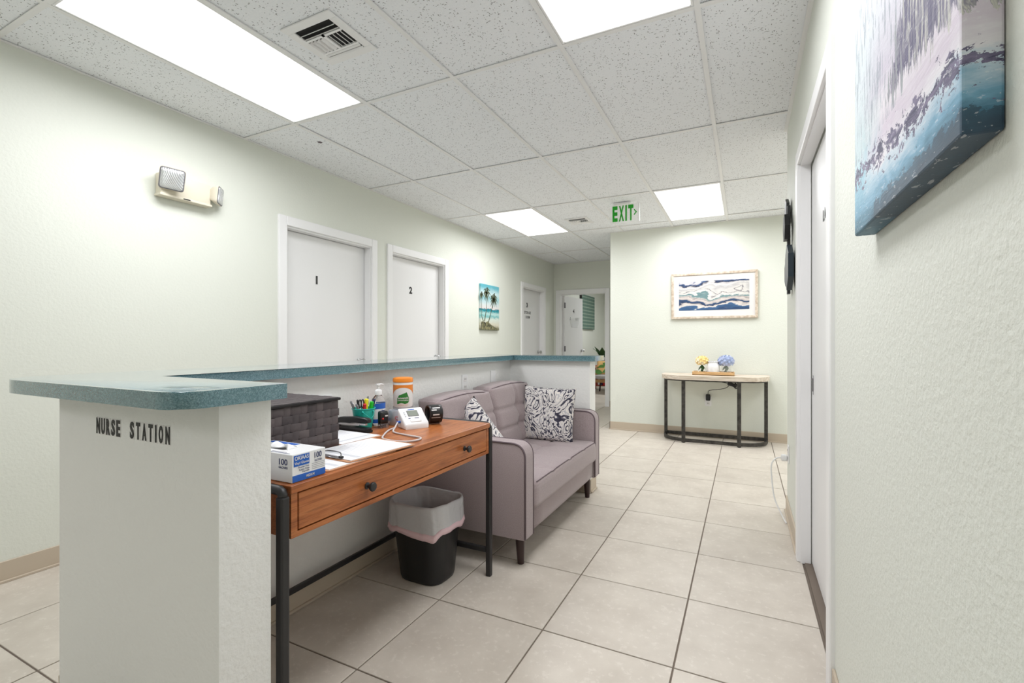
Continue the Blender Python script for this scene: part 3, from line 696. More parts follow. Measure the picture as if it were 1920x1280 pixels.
pr('MEDIUM', .028, .007, gy0 + .046, gz0 + .0065, 'sticker_white', .01)
for k in range(4): mb = MB(); mb.box(gx1, gx1 + .0005, gy0 + .066, gy1 - .004, gz0 + .024 + k * .005, gz0 + .0252 + k * .005); mb.build('fine_print', 'grey_print', gb)
py = lambda t, w_, h_, x, z, mt: lettering('print', t, w_, h_, (x, gy0 - .0008, z), Xv, Zv, mt, gb, .006, ext=.0004)
py('100', .034, .017, gx1 - .052, gz0 + .047, 'navy_print'); py('GLOVES', .036, .006, gx1 - .053, gz0 + .037, 'navy_print')
mb = MB(); mb.prism(rounded([(gx0 + .03, gy0 + .033), (gx1 - .07, gy0 + .033), (gx1 - .07, gy1 - .033), (gx0 + .03, gy1 - .033)], .02), gz1, gz1 + .0006); mb.build('slot_opening', 'dark_void', gb)
mb = MB(); mb.box(gx0 + .01, gx1 - .1, gy1 - .024, gy1 - .006, gz1, gz1 + .0005); mb.build('top_print', 'blue_print', gb)
mb = MB(); mb.box(gx1 - .10, gx1 - .02, gy0 + .006, gy0 + .009, gz1, gz1 + .0005); mb.box(gx1 - .10, gx1 - .04, gy0 + .014, gy0 + .0155, gz1, gz1 + .0005); mb.build('top_lines', 'navy_print', gb)
mb = MB()
def glove_fn(u, v):
    x = gx0 + .06 + .1 * u; y = gy0 + .057 + .02 * math.sin(u * 7) * (v - .5); return (x, y + .03 * (v - .5), gz1 + .001 + .022 * math.sin(PI * v) * (.55 + .45 * math.sin(u * 9)) * math.sin(PI * u))
mb.surf(glove_fn, 20, 8); gl = mb.build('loose_glove', 'white_plastic', gb)
sm = gl.modifiers.new('solid', 'SOLIDIFY'); sm.thickness = .0015

# clipboards -------------------------------------------------------
def clipboard(name, label, cx, cy, z, rot, with_clip=True, w=.225, l=.31):
    t = thing(name, label, 'clipboard', (cx, cy, z), 'clipboards on the desk', rot=(0, 0, rot))
    mb = MB(); mb.prism(rounded([(-w / 2, -l / 2), (w / 2, -l / 2), (w / 2, l / 2), (-w / 2, l / 2)], .012, 4), 0, .003); mb.build('board', 'hardboard', t, local=True)
    pw, pl = w - .014, l - .03
    mb = MB(); mb.box(-pw / 2, pw / 2, -l / 2 + .012, -l / 2 + .012 + pl, .0031, .0056); mb.build('paper_stack', 'paper', t, local=True)
    mb = MB()
    for k in range(13):
        y0 = -l / 2 + .075 + k * .0145; ln = random.uniform(.1, .17); mb.box(-pw / 2 + .014, -pw / 2 + .014 + ln, y0, y0 + .0022, .0056, .0058)
    mb.box(-pw / 2 + .01, pw / 2 - .01, -l / 2 + .046, -l / 2 + .064, .0056, .0058)
    mb.build('form_lines', 'pale_grey', t, local=True)
    if with_clip:
        mb = MB(); mb.box(-.055, .055, -l / 2 + .002, -l / 2 + .02, .006, .0085, .001, 1); mb.tube([(-.06, -l / 2 + .012, .012), (-.03, -l / 2 + .032, .017), (.03, -l / 2 + .032, .017), (.06, -l / 2 + .012, .012)], .0022, 6, sm=4)
        cl = mb.build('clip', 'chrome', t, local=True, auto=40)
        for x in (-.06, .06): mb = MB(); mb.rbox(x - .008, x + .008, -l / 2 + .006, -l / 2 + .018, .006, .014, .003, 2); mb.build('clip_tip', 'black_plastic', cl, local=True)
    return t
clipboard('clipboard', 'hardboard clipboard with form, lowest, edge showing beside the glove box', -1.226, 1.178, DZ + .0005, -.01)
clipboard('clipboard', 'hardboard clipboard holding a printed form at the front of the desk', -1.222, 1.278, DZ + .0062, -.08)
clipboard('clipboard', 'clipboard with paper behind, between the basket and the stapler', -1.485, 1.413, DZ + .0005, PI / 2 - .03, False, .215, .29)

# stapler ----------------------------------------------------------
stp = thing('stapler', 'black stapler in front of the teal pail', 'stapler', (-1.545, 1.550, DZ), rot=(0, 0, -.02))
mb = MB(); mb.prism(rounded([(-.105, -.019), (.105, -.019), (.105, .019), (-.105, .019)], .014, 5), .009, .02, bev=.002); mb.build('base', 'black_plastic', stp, local=True, auto=40)
mb = MB(); mb.prism([(-.10, .022), (.05, .026), (.055, .034), (-.10, .036)], -.008, .008, 'y', bev=.001); mb.box(.0, .085, -.007, .007, .029, .039, .001, 1); mb.build('magazine', 'chrome', stp, local=True)
mb = MB(); prof = [(-.105, .026), (-.10, .046), (-.06, .058), (.02, .064), (.09, .062), (.103, .056), (.103, .042), (.06, .042), (.02, .038), (-.05, .034)]
mb.prism(prof, -.014, .014, 'y', bev=.004, seg=3); mb.build('top_arm', 'black_plastic', stp, local=True, auto=40)
mb = MB(); mb.box(-.1, -.075, -.012, .012, .018, .034, .003, 1); mb.build('hinge', 'black_plastic', stp, local=True)
mb = MB(); mb.prism(rounded([(-.1, -.021), (.109, -.021), (.109, .021), (-.1, .021)], .014, 5), .0, .01, bev=.002); mb.build('rubber_sole', 'dark_void', stp, local=True)

# pail with pens ---------------------------------------------------
pc = (-1.548, 1.625)
pl = thing('desk_pail', 'small teal pail holding pens and markers', 'pail', (*pc, DZ))
mb = MB(); mb.lathe([(.0, .001), (.036, .001), (.037, .004), (.0495, .086), (.0525, .088), (.0525, .091), (.0475, .091), (.0355, .006), (.0, .006)], (*pc, DZ), 32, False, False); mb.build('bucket', 'teal_pail', pl, auto=45)
mb = MB(); hd = []
for k in range(9):
    a = PI * k / 8; hd.append((pc[0] + .056 + .004 * math.sin(a), pc[1] + .052 * math.cos(a) * .0 - .002 + .0 , DZ + .077))
mb.tube([(pc[0] + .036, pc[1] - .044, DZ + .079), (pc[0] + .057, pc[1] - .030, DZ + .058), (pc[0] + .060, pc[1] - .02, DZ + .05), (pc[0] + .062, pc[1] - .005, DZ + .06), (pc[0] + .053, pc[1] + .008, DZ + .078)], .0014, 6, sm=5); mb.build('wire_handle', 'teal_pail', pl)
for yy_ in ((.050, .008), (.034, -.040)): mb = MB(); mb.lathe([(.0, 0), (.005, 0), (.005, .003), (.0, .004)], (pc[0] + yy_[0] - .002, pc[1] + yy_[1], DZ + .078), 10, False, False, 'x'); mb.build('rivet', 'teal_pail', pl)
def pen(name, label, mat, cap, base, top, r, capfrac=.35, tip='black_plastic'):
    b = Vector((pc[0] + base[0], pc[1] + base[1], DZ + .008)); t_ = Vector((pc[0] + top[0], pc[1] + top[1], DZ + top[2])); d = t_ - b
    t = thing(name, label, 'pen', b, 'pens and markers in the teal pail')
    m_ = b + d * (1 - capfrac); mb = MB(); mb.cyl(b, m_, r * .9, n=12); mb.build('barrel', mat, t, auto=40)
    mb = MB(); mb.cyl(m_, b + d * .97, r, n=12); mb.cyl(b + d * .97, t_, r, r * .7, 12); mb.build('cap', cap, t, auto=40)
    if name == 'ballpoint_pen':
        s_ = Vector((r * 1.5, 0, 0)); mb = MB(); mb.cyl(m_ + s_, b + d * .95 + s_, r * .25, n=6); mb.build('clip', 'chrome', t)
pen('highlighter', 'yellow highlighter standing in the teal pail', 'pen_yellow', 'pen_yellow', (.005, .0), (.01, .008, .132), .0095, .45)
pen('marker', 'bright green capped marker standing in the teal pail', 'pen_green', 'pen_green', (.012, .012), (.022, .03, .118), .0095, .3)
pen('marker', 'red capped pen standing in the teal pail', 'pen_red', 'pen_red', (.01, -.01), (.018, -.012, .112), .0078, .3)
pen('ballpoint_pen', 'grey ballpoint pen leaning far left in the teal pail', 'pen_grey', 'pen_grey', (-.008, -.01), (-.02, -.058, .126), .005)
pen('ballpoint_pen', 'dark grey pen leaning left in the teal pail, second from left', 'black_plastic', 'pen_grey', (.006, -.012), (.004, -.05, .114), .005)
pen('ballpoint_pen', 'grey pen leaning right behind the green marker', 'pen_grey', 'pen_grey', (-.01, .012), (-.02, .05, .137), .005)
pen('ballpoint_pen', 'navy pen leaning right against the sanitizer bottle', 'pen_navy', 'pen_navy', (.004, .016), (.012, .058, .125), .0062)
pen('ballpoint_pen', 'black pen with silver clip beside the scissors', 'black_plastic', 'black_plastic', (-.012, 0), (-.02, -.018, .128), .005)
sc_ = thing('scissors', 'black handled scissors standing in the teal pail', 'scissors', (pc[0], pc[1] - .02, DZ + .007))
for sg in (-1, 1):
    mb = MB(); cy_ = pc[1] - .021 + sg * .008; ring = [(pc[0] + .006, cy_ + .008 * math.cos(a * PI / 8), DZ + .112 + .018 * math.sin(a * PI / 8)) for a in range(16)]
    mb.tube(ring, .0028, 6, closed=True); mb.build('handle', 'black_plastic', sc_)
    mb = MB(); mb.cyl((pc[0] + .006, cy_, DZ + .094), (pc[0] + .002, pc[1] - .012, DZ + .012), .004, .0015, 6); mb.build('blade', 'chrome', sc_)

# sanitizer --------------------------------------------------------
sb = (-1.54, 1.712); st_ = thing('sanitizer_bottle', 'clear pump bottle of hand sanitizer with blue and white label', 'bottle', (*sb, DZ))
def oval(z, a, b): return [(sb[0] + b * math.cos(2 * PI * k / 28), sb[1] + a * math.sin(2 * PI * k / 28), DZ + z) for k in range(28)]
mb = MB(); mb.ring_loft([oval(.001, .034, .022), oval(.006, .038, .025), oval(.108, .038, .025), oval(.122, .035, .023), oval(.133, .024, .018), oval(.138, .0155, .0155), oval(.142, .0155, .0155)]); mb.build('bottle', 'clear_plastic', st_)
mb = MB(); mb.ring_loft([oval(.014, .0384, .0254), oval(.1, .0384, .0254)], False, False); lb_ = mb.build('label', 'white_plastic', st_)
mb = MB(); mb.ring_loft([oval(.078, .0387, .0257), oval(.104, .0387, .0257)], False, False); mb.build('blue_band', 'blue_print', lb_)
mb = MB(); mb.ring_loft([oval(.014, .0387, .0257), oval(.032, .0387, .0257)], False, False); mb.build('low_band', 'blue_print', lb_)
lettering('print', 'Hand', .02, .008, (sb[0] + .0262, sb[1] - .006, DZ + .066), Yv, Zv, 'navy_print', lb_, .01, ext=.0004); lettering('print', 'Sanitizer', .034, .008, (sb[0] + .0262, sb[1] - .017, DZ + .053), Yv, Zv, 'navy_print', lb_, .01, ext=.0004)
mb = MB(); mb.lathe([(.0165, .142), (.0165, .160), (.012, .166), (.005, .168), (.005, .184), (.009, .185), (.009, .192), (.0, .193)], (*sb, DZ), 18); mb.tube([(sb[0], sb[1], DZ + .189), (sb[0], sb[1] + .02, DZ + .1895), (sb[0], sb[1] + .032, DZ + .186)], .0042, 8); mb.tube([(sb[0], sb[1], DZ + .189), (sb[0], sb[1] - .013, DZ + .1895)], .0045, 8); mb.build('pump', 'white_plastic', st_, auto=40)

# wipes canister ---------------------------------------------------
wc = (-1.585, 1.945); cn = thing('wipes_canister', 'tall white canister of disinfecting wipes with orange lid', 'canister', (*wc, DZ))
mb = MB(); mb.lathe([(.048, .001), (.05, .005), (.05, .178), (.049, .182)], (*wc, DZ), 36); mb.build('tub', 'white_plastic', cn, auto=40)
mb = MB(); mb.lathe([(.0512, .183), (.0515, .186), (.0515, .198), (.049, .204), (.04, .206), (.0, .206)], (*wc, DZ), 36, True, False); mb.build('lid', 'orange_lid', cn, auto=40)
def wrap(name, a0, a1, z0, z1, mat, rr=.0504, fz=None, parent=None):
    mb = MB(); mb.surf(lambda u, v: (wc[0] + rr * math.cos(a0 + (a1 - a0) * u), wc[1] + rr * math.sin(a0 + (a1 - a0) * u), DZ + (z0 + (z1 - z0) * v if fz is None else fz(u, v))), 24, 3); o = mb.build(name, mat, parent or cn); return o
fa = math.atan2(-wc[1], -wc[0])     # towards the room corner with the viewer
fa = math.radians(-50)
lw = wrap('label_top', fa - 1.6, fa + 1.6, .12, .17, 'orange_label', fz=lambda u, v: .170 - (1 - v) * (.014 + .05 * abs(2 * u - 1) ** 2.2))
wrap('label_bottom', fa - 1.6, fa + 1.6, .0, .05, 'orange_label', fz=lambda u, v: .004 + v * (.030 + .012 * (2 * u - 1) ** 2))
wrap('label_band', fa - 1.6, fa + 1.6, .0, .05, 'silver_label', .0506, fz=lambda u, v: .042 + v * .013 + .008 * (2 * u - 1) ** 2)
def on_can(a, z, rr=.0508): return (wc[0] + rr * math.cos(a), wc[1] + rr * math.sin(a), DZ + z)
mb = MB(); lfp = [(-.62, -.026), (-.60, .002), (-.42, .018), (-.1, .024), (.22, .030), (.34, .034), (.46, .022), (.60, .004), (.62, -.012), (.5, -.022), (.2, -.026), (-.2, -.020), (-.5, -.026)]
cv = mb.bm.verts.new(on_can(fa, .1, .0510)); vs = [mb.bm.verts.new(on_can(fa + a, .1 + z, .0510)) for a, z in lfp]
mid = [mb.bm.verts.new(on_can(fa + a * .5, .1 + z * .5, .0514)) for a, z in lfp]
for k in range(len(vs)): mb.bm.faces.new((vs[k], vs[(k + 1) % len(vs)], mid[(k + 1) % len(vs)], mid[k])); mb.bm.faces.new((mid[k], mid[(k + 1) % len(vs)], cv))
lg = mb.build('leaf_logo', 'green_leaf_logo', cn)
def curved_text(name, text, half, h, z, mat, rr, parent):
    vs, fs = glyph(text, .02); x0 = min(v.x for v in vs); x1 = max(v.x for v in vs); y0 = min(v.y for v in vs); y1 = max(v.y for v in vs); mb = MB()
    A = [mb.bm.verts.new(on_can(fa - half + 2 * half * (v.x - x0) / (x1 - x0), z + h * (v.y - y0) / (y1 - y0), rr)) for v in vs]
    for f in fs:
        try: mb.bm.faces.new([A[i] for i in f])
        except ValueError: pass
    mb.build(name, mat, parent)
curved_text('print', 'seventh', .50, .011, .099, 'sticker_white', .0524, lg); curved_text('print', 'generation', .55, .009, .087, 'sticker_white', .0524, lg)
curved_text('print', 'disinfecting wipes', .48, .004, .067, 'orange_label', .0509, cn); curved_text('print', 'multi surface', .45, .005, .047, 'navy_print', .0512, cn)

# stamp, roll ------------------------------------------------------
sp_ = thing('ink_stamp', 'black self-inking stamp between the pail and the grey roll', 'stamp', (-1.472, 1.667, DZ), rot=(0, 0, -.35))
mb = MB(); mb.rbox(-.015, .015, -.021, .021, .018, .076, .007, 4); mb.build('body', 'black_plastic', sp_, local=True)
mb = MB()
for k in range(5):
    for x in (-.013, .011): mb.box(x, x + .002, -.019 + k * .009, -.016 + k * .009, .001, .022)
mb.box(-.013, .013, -.019, .019, .016, .02); mb.build('foot_cage', 'grey_plastic', sp_, local=True)
mb = MB(); mb.lathe([(0, 0), (.005, 0), (.004, .0015), (0, .002)], (.0148, -.008, .043), 12, False, False, 'x'); mb.build('red_button', 'red_print', sp_, local=True)
mb = MB(); mb.box(.0148, .0155, .002, .016, .052, .058); mb.build('print', 'sticker_white', sp_, local=True)
rl = thing('cuff_roll', 'silver grey rolled cuff with heart print behind the pressure monitor', 'roll', (-1.478, 1.757, DZ))
mb = MB(); mb.lathe([(.03, .001), (.0315, .004), (.0315, .066), (.03, .069), (.022, .069), (.02, .05)], (-1.478, 1.757, DZ), 28); mb.build('roll', 'silver_label', rl, auto=40)
mb = MB(); hp = []
for k in range(18):
    a = 2 * PI * k / 18; hp.append((-1.478 + .0322 * math.cos(-.55 + .33 * math.sin(a) ** 3), 1.757 + .0322 * math.sin(-.55 + .33 * math.sin(a) ** 3), DZ + .034 + .0105 * (13 * math.cos(a) - 5 * math.cos(2 * a) - 2 * math.cos(3 * a) - math.cos(4 * a)) / 16))
mb.tube(hp, .0011, 5, closed=True); mb.build('heart_print', 'red_print', rl)
lettering('print', 'cuff', .012, .005, (-1.4505, 1.729, DZ + .025), (.55, .83, 0), Zv, 'navy_print', rl, 0, ext=.0005)

# blood pressure monitor ------------------------------------------
bp = thing('pressure_monitor', 'white blood pressure monitor with grey screen and air tube', 'monitor', (-1.355, 1.735, DZ), rot=(0, 0, -.5))
sec = [(.044, .0), (.046, .016), (.041, .026), (-.034, .082), (-.042, .083), (-.046, .072), (-.043, .0)]
Wd = .058
def bsec(y, s_): return [(x * s_ + .0, y, max(.0, z * s_) if z > 0 else 0) for x, z in sec]
mb = MB(); mb.prism(sec, -Wd, Wd, 'y', bev=.007, seg=3); mb.build('body', 'white_plastic', bp, local=True, auto=45)
mb = MB(); mb.rbox(-.040, .043, -Wd + .003, Wd - .003, .0, .014, .006, 3); mb.build('base', 'grey_plastic', bp, local=True)
sl = Vector((-.075, 0, .056)).normalized(); sn = Vector((.056, 0, .075)).normalized()
Mp = Matrix(((0, sl.x, sn.x, .041), (1, 0, 0, 0), (0, sl.z, sn.z, .026), (0, 0, 0, 1)))
mb = MB(); mb.box(-.026, .026, .043, .080, .0, .0012, .0005, 1, Mp); mb.build('screen_bezel', 'grey_plastic', bp, local=True)
mb = MB(); mb.box(-.0235, .0235, .0455, .0775, .0012, .0018, M=Mp); mb.build('screen', 'screen_grey', bp, local=True)
mb = MB(); mb.rbox(-.026, .026, .007, .021, .0, .0025, .0012, 3); bmesh.ops.transform(mb.bm, matrix=Mp, verts=mb.bm.verts); mb.build('start_button', 'sticker_white', bp, local=True)
for k in range(3): mb = MB(); mb.lathe([(0, 0), (.004, 0), (.004, .001), (0, .0012)], (-.039, .046 + k * .012, .0), 10, False, False); bmesh.ops.transform(mb.bm, matrix=Mp, verts=mb.bm.verts); mb.build('button', 'pale_grey', bp, local=True)
for (x0, x1) in ((-.03, -.02), (.0, .02)): mb = MB(); mb.box(x0, x1, .029, .033, 0, .0004, M=Mp); mb.build('print', 'navy_print', bp, local=True)
mb = MB(); mb.box(-.016, .016, .084, .088, 0, .0004, M=Mp); mb.build('brand_print', 'blue_print', bp, local=True)
mb = MB(); mb.lathe([(.0, 0), (.006, 0), (.005, -.016), (0, -.016)], (-.01, -Wd, .028), 12, False, False, 'y'); mb.build('air_plug', 'blue_print', bp, local=True)
Mi = Matrix.Translation(bp.location) @ Matrix.Rotation(-.5, 4, 'Z'); inv = Mi.inverted()
zt_ = DZ + .0045
tp = [Mi @ Vector((-.01, -Wd - .012, .028)), Vector((-1.375, 1.635, DZ + .016)), Vector((-1.345, 1.59, zt_)), Vector((-1.25, 1.56, zt_)), Vector((-1.175, 1.545, zt_)), Vector((-1.152, 1.515, zt_)), Vector((-1.16, 1.475, zt_)), Vector((-1.185, 1.452, zt_)), Vector((-1.24, 1.447, zt_)), Vector((-1.295, 1.465, zt_)), Vector((-1.335, 1.515, zt_)), Vector((-1.385, 1.60, zt_)), Vector((-1.405, 1.66, zt_))]
mb = MB(); mb.tube([inv @ p for p in tp], .0038, 8, sm=7); mb.build('air_tube', 'tube_grey', bp, local=True)

# black cuff ring --------------------------------------------------
cf = thing('arm_cuff', 'black printed arm cuff curled into a ring at the desk end', 'cuff', (-1.325, 1.853, DZ + .0), rot=(0, 0, -.62))
R_ = .046
def cfn(u, v):
    a = -PI / 2 + .12 + (2 * PI - .2) * u; r = R_ * (1 + .04 * math.sin(3 * a)) - .004 * u
    return ((v - .5) * .062 * 1.0, r * math.cos(a) * .98, .048 + r * math.sin(a))
Rz = Matrix.Rotation(PI / 2, 4, 'Z')
mb = MB(); mb.surf(lambda u, v: Rz @ Vector(cfn(u, v)), 44, 4); q = mb.build('band', 'black_plastic', cf, local=True); md = q.modifiers.new('solid', 'SOLIDIFY'); md.thickness = .006; md.offset = -1
def cprint(a0, a1, v0, v1):
    mb = MB()
    def fn(u, v):
        p = Vector(cfn((a0 + (a1 - a0) * u), v0 + (v1 - v0) * v)); c_ = Vector((p.x, 0, .048)); d = (p - c_).normalized(); return Rz @ (p + d * .0012)
    mb.surf(fn, 6, 1); mb.build('print', 'sticker_white', cf, local=True)
for k, (a0, a1, v0, v1) in enumerate([(.30, .32, .1, .5), (.34, .36, .15, .8), (.20, .215, .2, .85), (.66, .68, .1, .5), (.62, .64, .2, .8), (.74, .76, .2, .7), (.80, .81, .1, .8)]): cprint(a0, a1, v0, v1)

# ------------------------------------------------------------------ trash can
tcn = thing('waste_bin', 'black plastic waste bin with translucent liner under the desk', 'bin', (-1.385, 1.885, 0))
def rr(z, s_, x0, x1, y0, y1, r, k=6, wob=0, ph_=0):
    pts = rounded([(x0, y0), (x1, y0), (x1, y1), (x0, y1)], r, k); c_ = ((x0 + x1) / 2, (y0 + y1) / 2); out = []
    for i, p in enumerate(pts):
        w_ = 1 + wob * (math.sin(i * 2.1 + ph_) + .7 * math.sin(i * 3.7 + 2 * ph_)); out.append((c_[0] + (p[0] - c_[0]) * s_ * w_, c_[1] + (p[1] - c_[1]) * s_ * w_, z))
    return out
bt = (-1.545, -1.235, 1.752, 2.02); bb = (-1.505, -1.262, 1.785, 1.985)
mb = MB(); mb.ring_loft([rr(.004, .96, *bb, .08), rr(.0, .92, *bb, .08)][::-1] + [rr(.02, 1.0, *bb, .08), rr(.36, 1.0, *bt, .105), rr(.365, 1.02, *bt, .105), rr(.37, 1.0, *bt, .105), rr(.365, .96, *bt, .105), rr(.03, .95, *bb, .08)], True, True); mb.build('bin_body', 'black_plastic', tcn, auto=50)
mb = MB(); R0 = []
kk = 16
def dense(pts, m_=3):
    out = []
    for i in range(len(pts)):
        a, b = Vector(pts[i]), Vector(pts[(i + 1) % len(pts)])
        for t in range(m_): out.append(tuple(a + (b - a) * t / m_))
    return out
def drape(z, s_, amp, seed, zamp=0.0):
    base_ = dense(rr(z, s_, *bt, .105, 6), 4); n_ = len(base_); c_ = (-1.39, 1.886); out = []
    for i, p in enumerate(base_):
        a = 2 * PI * i / n_; w_ = 1 + amp * (math.sin(9 * a + seed) + .6 * math.sin(17 * a + 2.3 * seed) + .5 * math.sin(29 * a + seed * 1.7))
        out.append((c_[0] + (p[0] - c_[0]) * w_, c_[1] + (p[1] - c_[1]) * w_, p[2] + zamp * (math.sin(2 * a + seed) + .6 * math.sin(5 * a + 1) + .3 * math.sin(11 * a))))
    return out
mb.ring_loft([drape(.255, 1.06, .012, 1.1, .010), drape(.275, 1.055, .014, 1.3, .009), drape(.30, 1.05, .013, 1.6, .006), drape(.33, 1.05, .010, 1.9, .004), drape(.355, 1.055, .008, 2.1, .003), drape(.368, 1.05, .006, 2.25, .003), drape(.379, 1.02, .004, 2.4, .003), drape(.374, .955, .006, 2.6, .003), drape(.30, .87, .012, 3.0), drape(.2, .82, .014, 3.3), drape(.1, .74, .012, 3.6), drape(.05, .5, .01, 3.8)], False, True)
mb.build('liner', 'bag_film', tcn)
mb = MB(); mb.ring_loft([drape(.243, 1.085, .013, 1.1, .014), drape(.256, 1.075, .012, 1.15, .011), drape(.270, 1.062, .012, 1.25, .010)], False, False); q = mb.build('liner_hem', 'pink_liner', tcn); md = q.modifiers.new('s', 'SOLIDIFY'); md.thickness = .002

# ------------------------------------------------------------------ sofa
SX0, SX1, SY0, SY1 = -1.672, -.962, 2.105, 3.405
so = thing('loveseat', 'mauve grey tufted fabric loveseat with dark wooden legs', 'sofa', (-1.32, 2.755, 0))
aw = .098
mb = MB(); mb.rbox(SX0 + .05, SX1 - .012, SY0 + aw, SY1 - aw, .16, .285, .012, 6); mb.build('seat_base', 'sofa_fabric', so)
mb = MB(); mb.rbox(SX0, SX0 + .13, SY0 + aw - .01, SY1 - aw + .01, .16, .70, .03, 8); mb.build('back_frame', 'sofa_fabric', so)
for y0 in (SY0, SY1 - aw):
    prof = rounded([(SX0 + .0, .155), (SX1, .155), (SX1, .628), (SX0 + .02, .632)], [.01, .008, .075, .03], 10)
    mb = MB(); mb.prism(prof, y0, y0 + aw, 'y', bev=.009, seg=3); ar = mb.build('arm', 'sofa_fabric', so, auto=40)
    for yy2 in (y0 + .002, y0 + aw - .002):
        mb = MB(); pts = [(p[0] + (-.002 if p[0] > -1.2 else 0), yy2, p[1] - (.002 if p[1] > .5 else 0)) for p in prof if p[0] > SX0 + .05]
        mb.tube([(SX1 - .002, yy2, .16)] + [p for p in pts if p[2] > .5] + [(SX0 + .1, yy2, .630)], .0052, 6); mb.build('piping', 'sofa_piping', ar)
def groove(d, w_=.012): return math.exp(-(d / w_) ** 2)
def seat_fn(p, n_):
    if n_.z > .3:
        tx = (p.x - (SX0 + .13)) ; cxm = -1.24; yy1 = [SY0 + aw + (SY1 - SY0 - 2 * aw) * k / 4 for k in (1, 2, 3)]
        g_ = max([groove(p.x - cxm)] + [groove(p.y - y) for y in yy1]); bt_ = max(math.exp(-(((p.x - cxm) ** 2 + (p.y - y) ** 2) / .045 ** 2)) for y in yy1)
        p.z += -.010 * g_ - .020 * bt_ + .014 * math.cos((p.y - 2.755) / .6)
    return p
mb = MB(); mb.rbox(SX0 + .12, SX1 + .012, SY0 + aw + .003, SY1 - aw - .003, .272, .412, .032, 44, seat_fn); sc2 = mb.build('seat_cushion', 'sofa_fabric', so)
k7 = math.sqrt(.5)
mb = MB(); mb.tube([tuple(seat_fn(Vector((SX1 + .012 - .032 + .032 * k7 + .001, SY0 + aw + .03 + (SY1 - SY0 - 2 * aw - .06) * k / 40, .412 - .032 + .032 * k7 + .001)), Vector((k7, 0, k7)))) for k in range(41)], .003, 6); mb.build('piping', 'sofa_piping', sc2)
ym = 2.745
for k, (y0, y1, zt) in enumerate(((SY0 + .035, ym, .828), (ym, SY1 - .045, .842))):
    yc = (y0 + y1) / 2; vx = [yc + .035]; hz_ = (.545, .675)
    def back_fn(p, n_, y0=y0, y1=y1, vx=vx, hz_=hz_):
        t_ = (p.z - .40) / .44
        if n_.x > .2:
            g_ = max([groove(p.y - v_) for v_ in vx] + [groove(p.z - h_) for h_ in hz_]); b_ = max(math.exp(-(((p.y - v_) ** 2 + (p.z - h_) ** 2) / .05 ** 2)) for v_ in vx for h_ in hz_)
            p.x += -.013 * g_ - .026 * b_ + .022 * math.sin(PI * min(1, max(0, t_)))
        p.x -= .085 * t_
        if n_.z > .5: p.z += -.02 * ((p.y - (y0 + y1) / 2) / (y1 - y0) * 2) ** 2
        return p
    mb = MB(); mb.rbox(SX0 + .085, SX0 + .245, y0 + .003, y1 - .003, .405, zt, .045, 40, back_fn); bc = mb.build('back_cushion', 'sofa_fabric', so)
    mb = MB(); mb.tube([tuple(back_fn(Vector((SX0 + .245 - .045 + .045 * k7 + .001, y0 + .04 + (y1 - y0 - .08) * k / 30, zt - .045 + .045 * k7 + .001)), Vector((k7, 0, k7)))) for k in range(31)], .0028, 6); mb.build('piping', 'sofa_piping', bc)
for x, y in ((SX1 - .07, SY0 + .085), (SX1 - .07, SY1 - .075), (SX0 + .08, SY0 + .085), (SX0 + .08, SY1 - .075)):
    mb = MB(); mb.cyl((x + .005, y, 0), (x, y, .158), .0165, .026, 18); mb.build('leg', 'dark_wood', so, auto=40)
def pillow_pts(w_, th, n_=26, twist=0):
    mb = MB()
    for sg in (-1, 1):
        def fn(u, v):
            a, b = 2 * u - 1, 2 * v - 1; e = max(0, (1 - a ** 4) * (1 - b ** 4)) ** .42
            k_ = 1 - .055 * (1 - abs(a) ** 2) * abs(b) ** 6; k2 = 1 - .055 * (1 - abs(b) ** 2) * abs(a) ** 6
            return (a * w_ / 2 * k2, sg * th / 2 * e, b * w_ / 2 * k_)
        mb.surf(fn, n_, n_)
    bmesh.ops.remove_doubles(mb.bm, verts=mb.bm.verts, dist=.0004); return mb
# right pillow leans on the far arm
mb = pillow_pts(.40, .13); Mq = Matrix.Translation((-1.287, 3.215, .603)) @ Matrix.Rotation(-.16, 4, 'X') @ Matrix.Rotation(.06, 4, 'Z') @ Matrix.Rotation(.02, 4, 'Y')
bmesh.ops.transform(mb.bm, matrix=Mq, verts=mb.bm.verts)
tag(mb.build('throw_pillow', 'marble_print', origin=(-1.287, 3.20, .41)), 'black and white marbled pillow leaning on the far arm of the loveseat', 'pillow', 'marbled pillows on the loveseat')
mb = pillow_pts(.40, .12); Mq = Matrix.Translation((-1.455, 2.41, .53)) @ Matrix.Rotation(.852, 4, 'Y')
bmesh.ops.transform(mb.bm, matrix=Mq, verts=mb.bm.verts)
for v in mb.bm.verts:
    xb_ = -1.478 + .06 * max(0, (.62 - v.co.z)); v.co.x = max(v.co.x, xb_ + .02 * (v.co.x - xb_)) if v.co.x < xb_ else v.co.x; v.co.z = max(v.co.z, .424)
tag(mb.build('throw_pillow', 'marble_print', origin=(-1.32, 2.42, .42)), 'black and white marbled pillow tipped beside the near arm, partly behind the desk', 'pillow', 'marbled pillows on the loveseat')

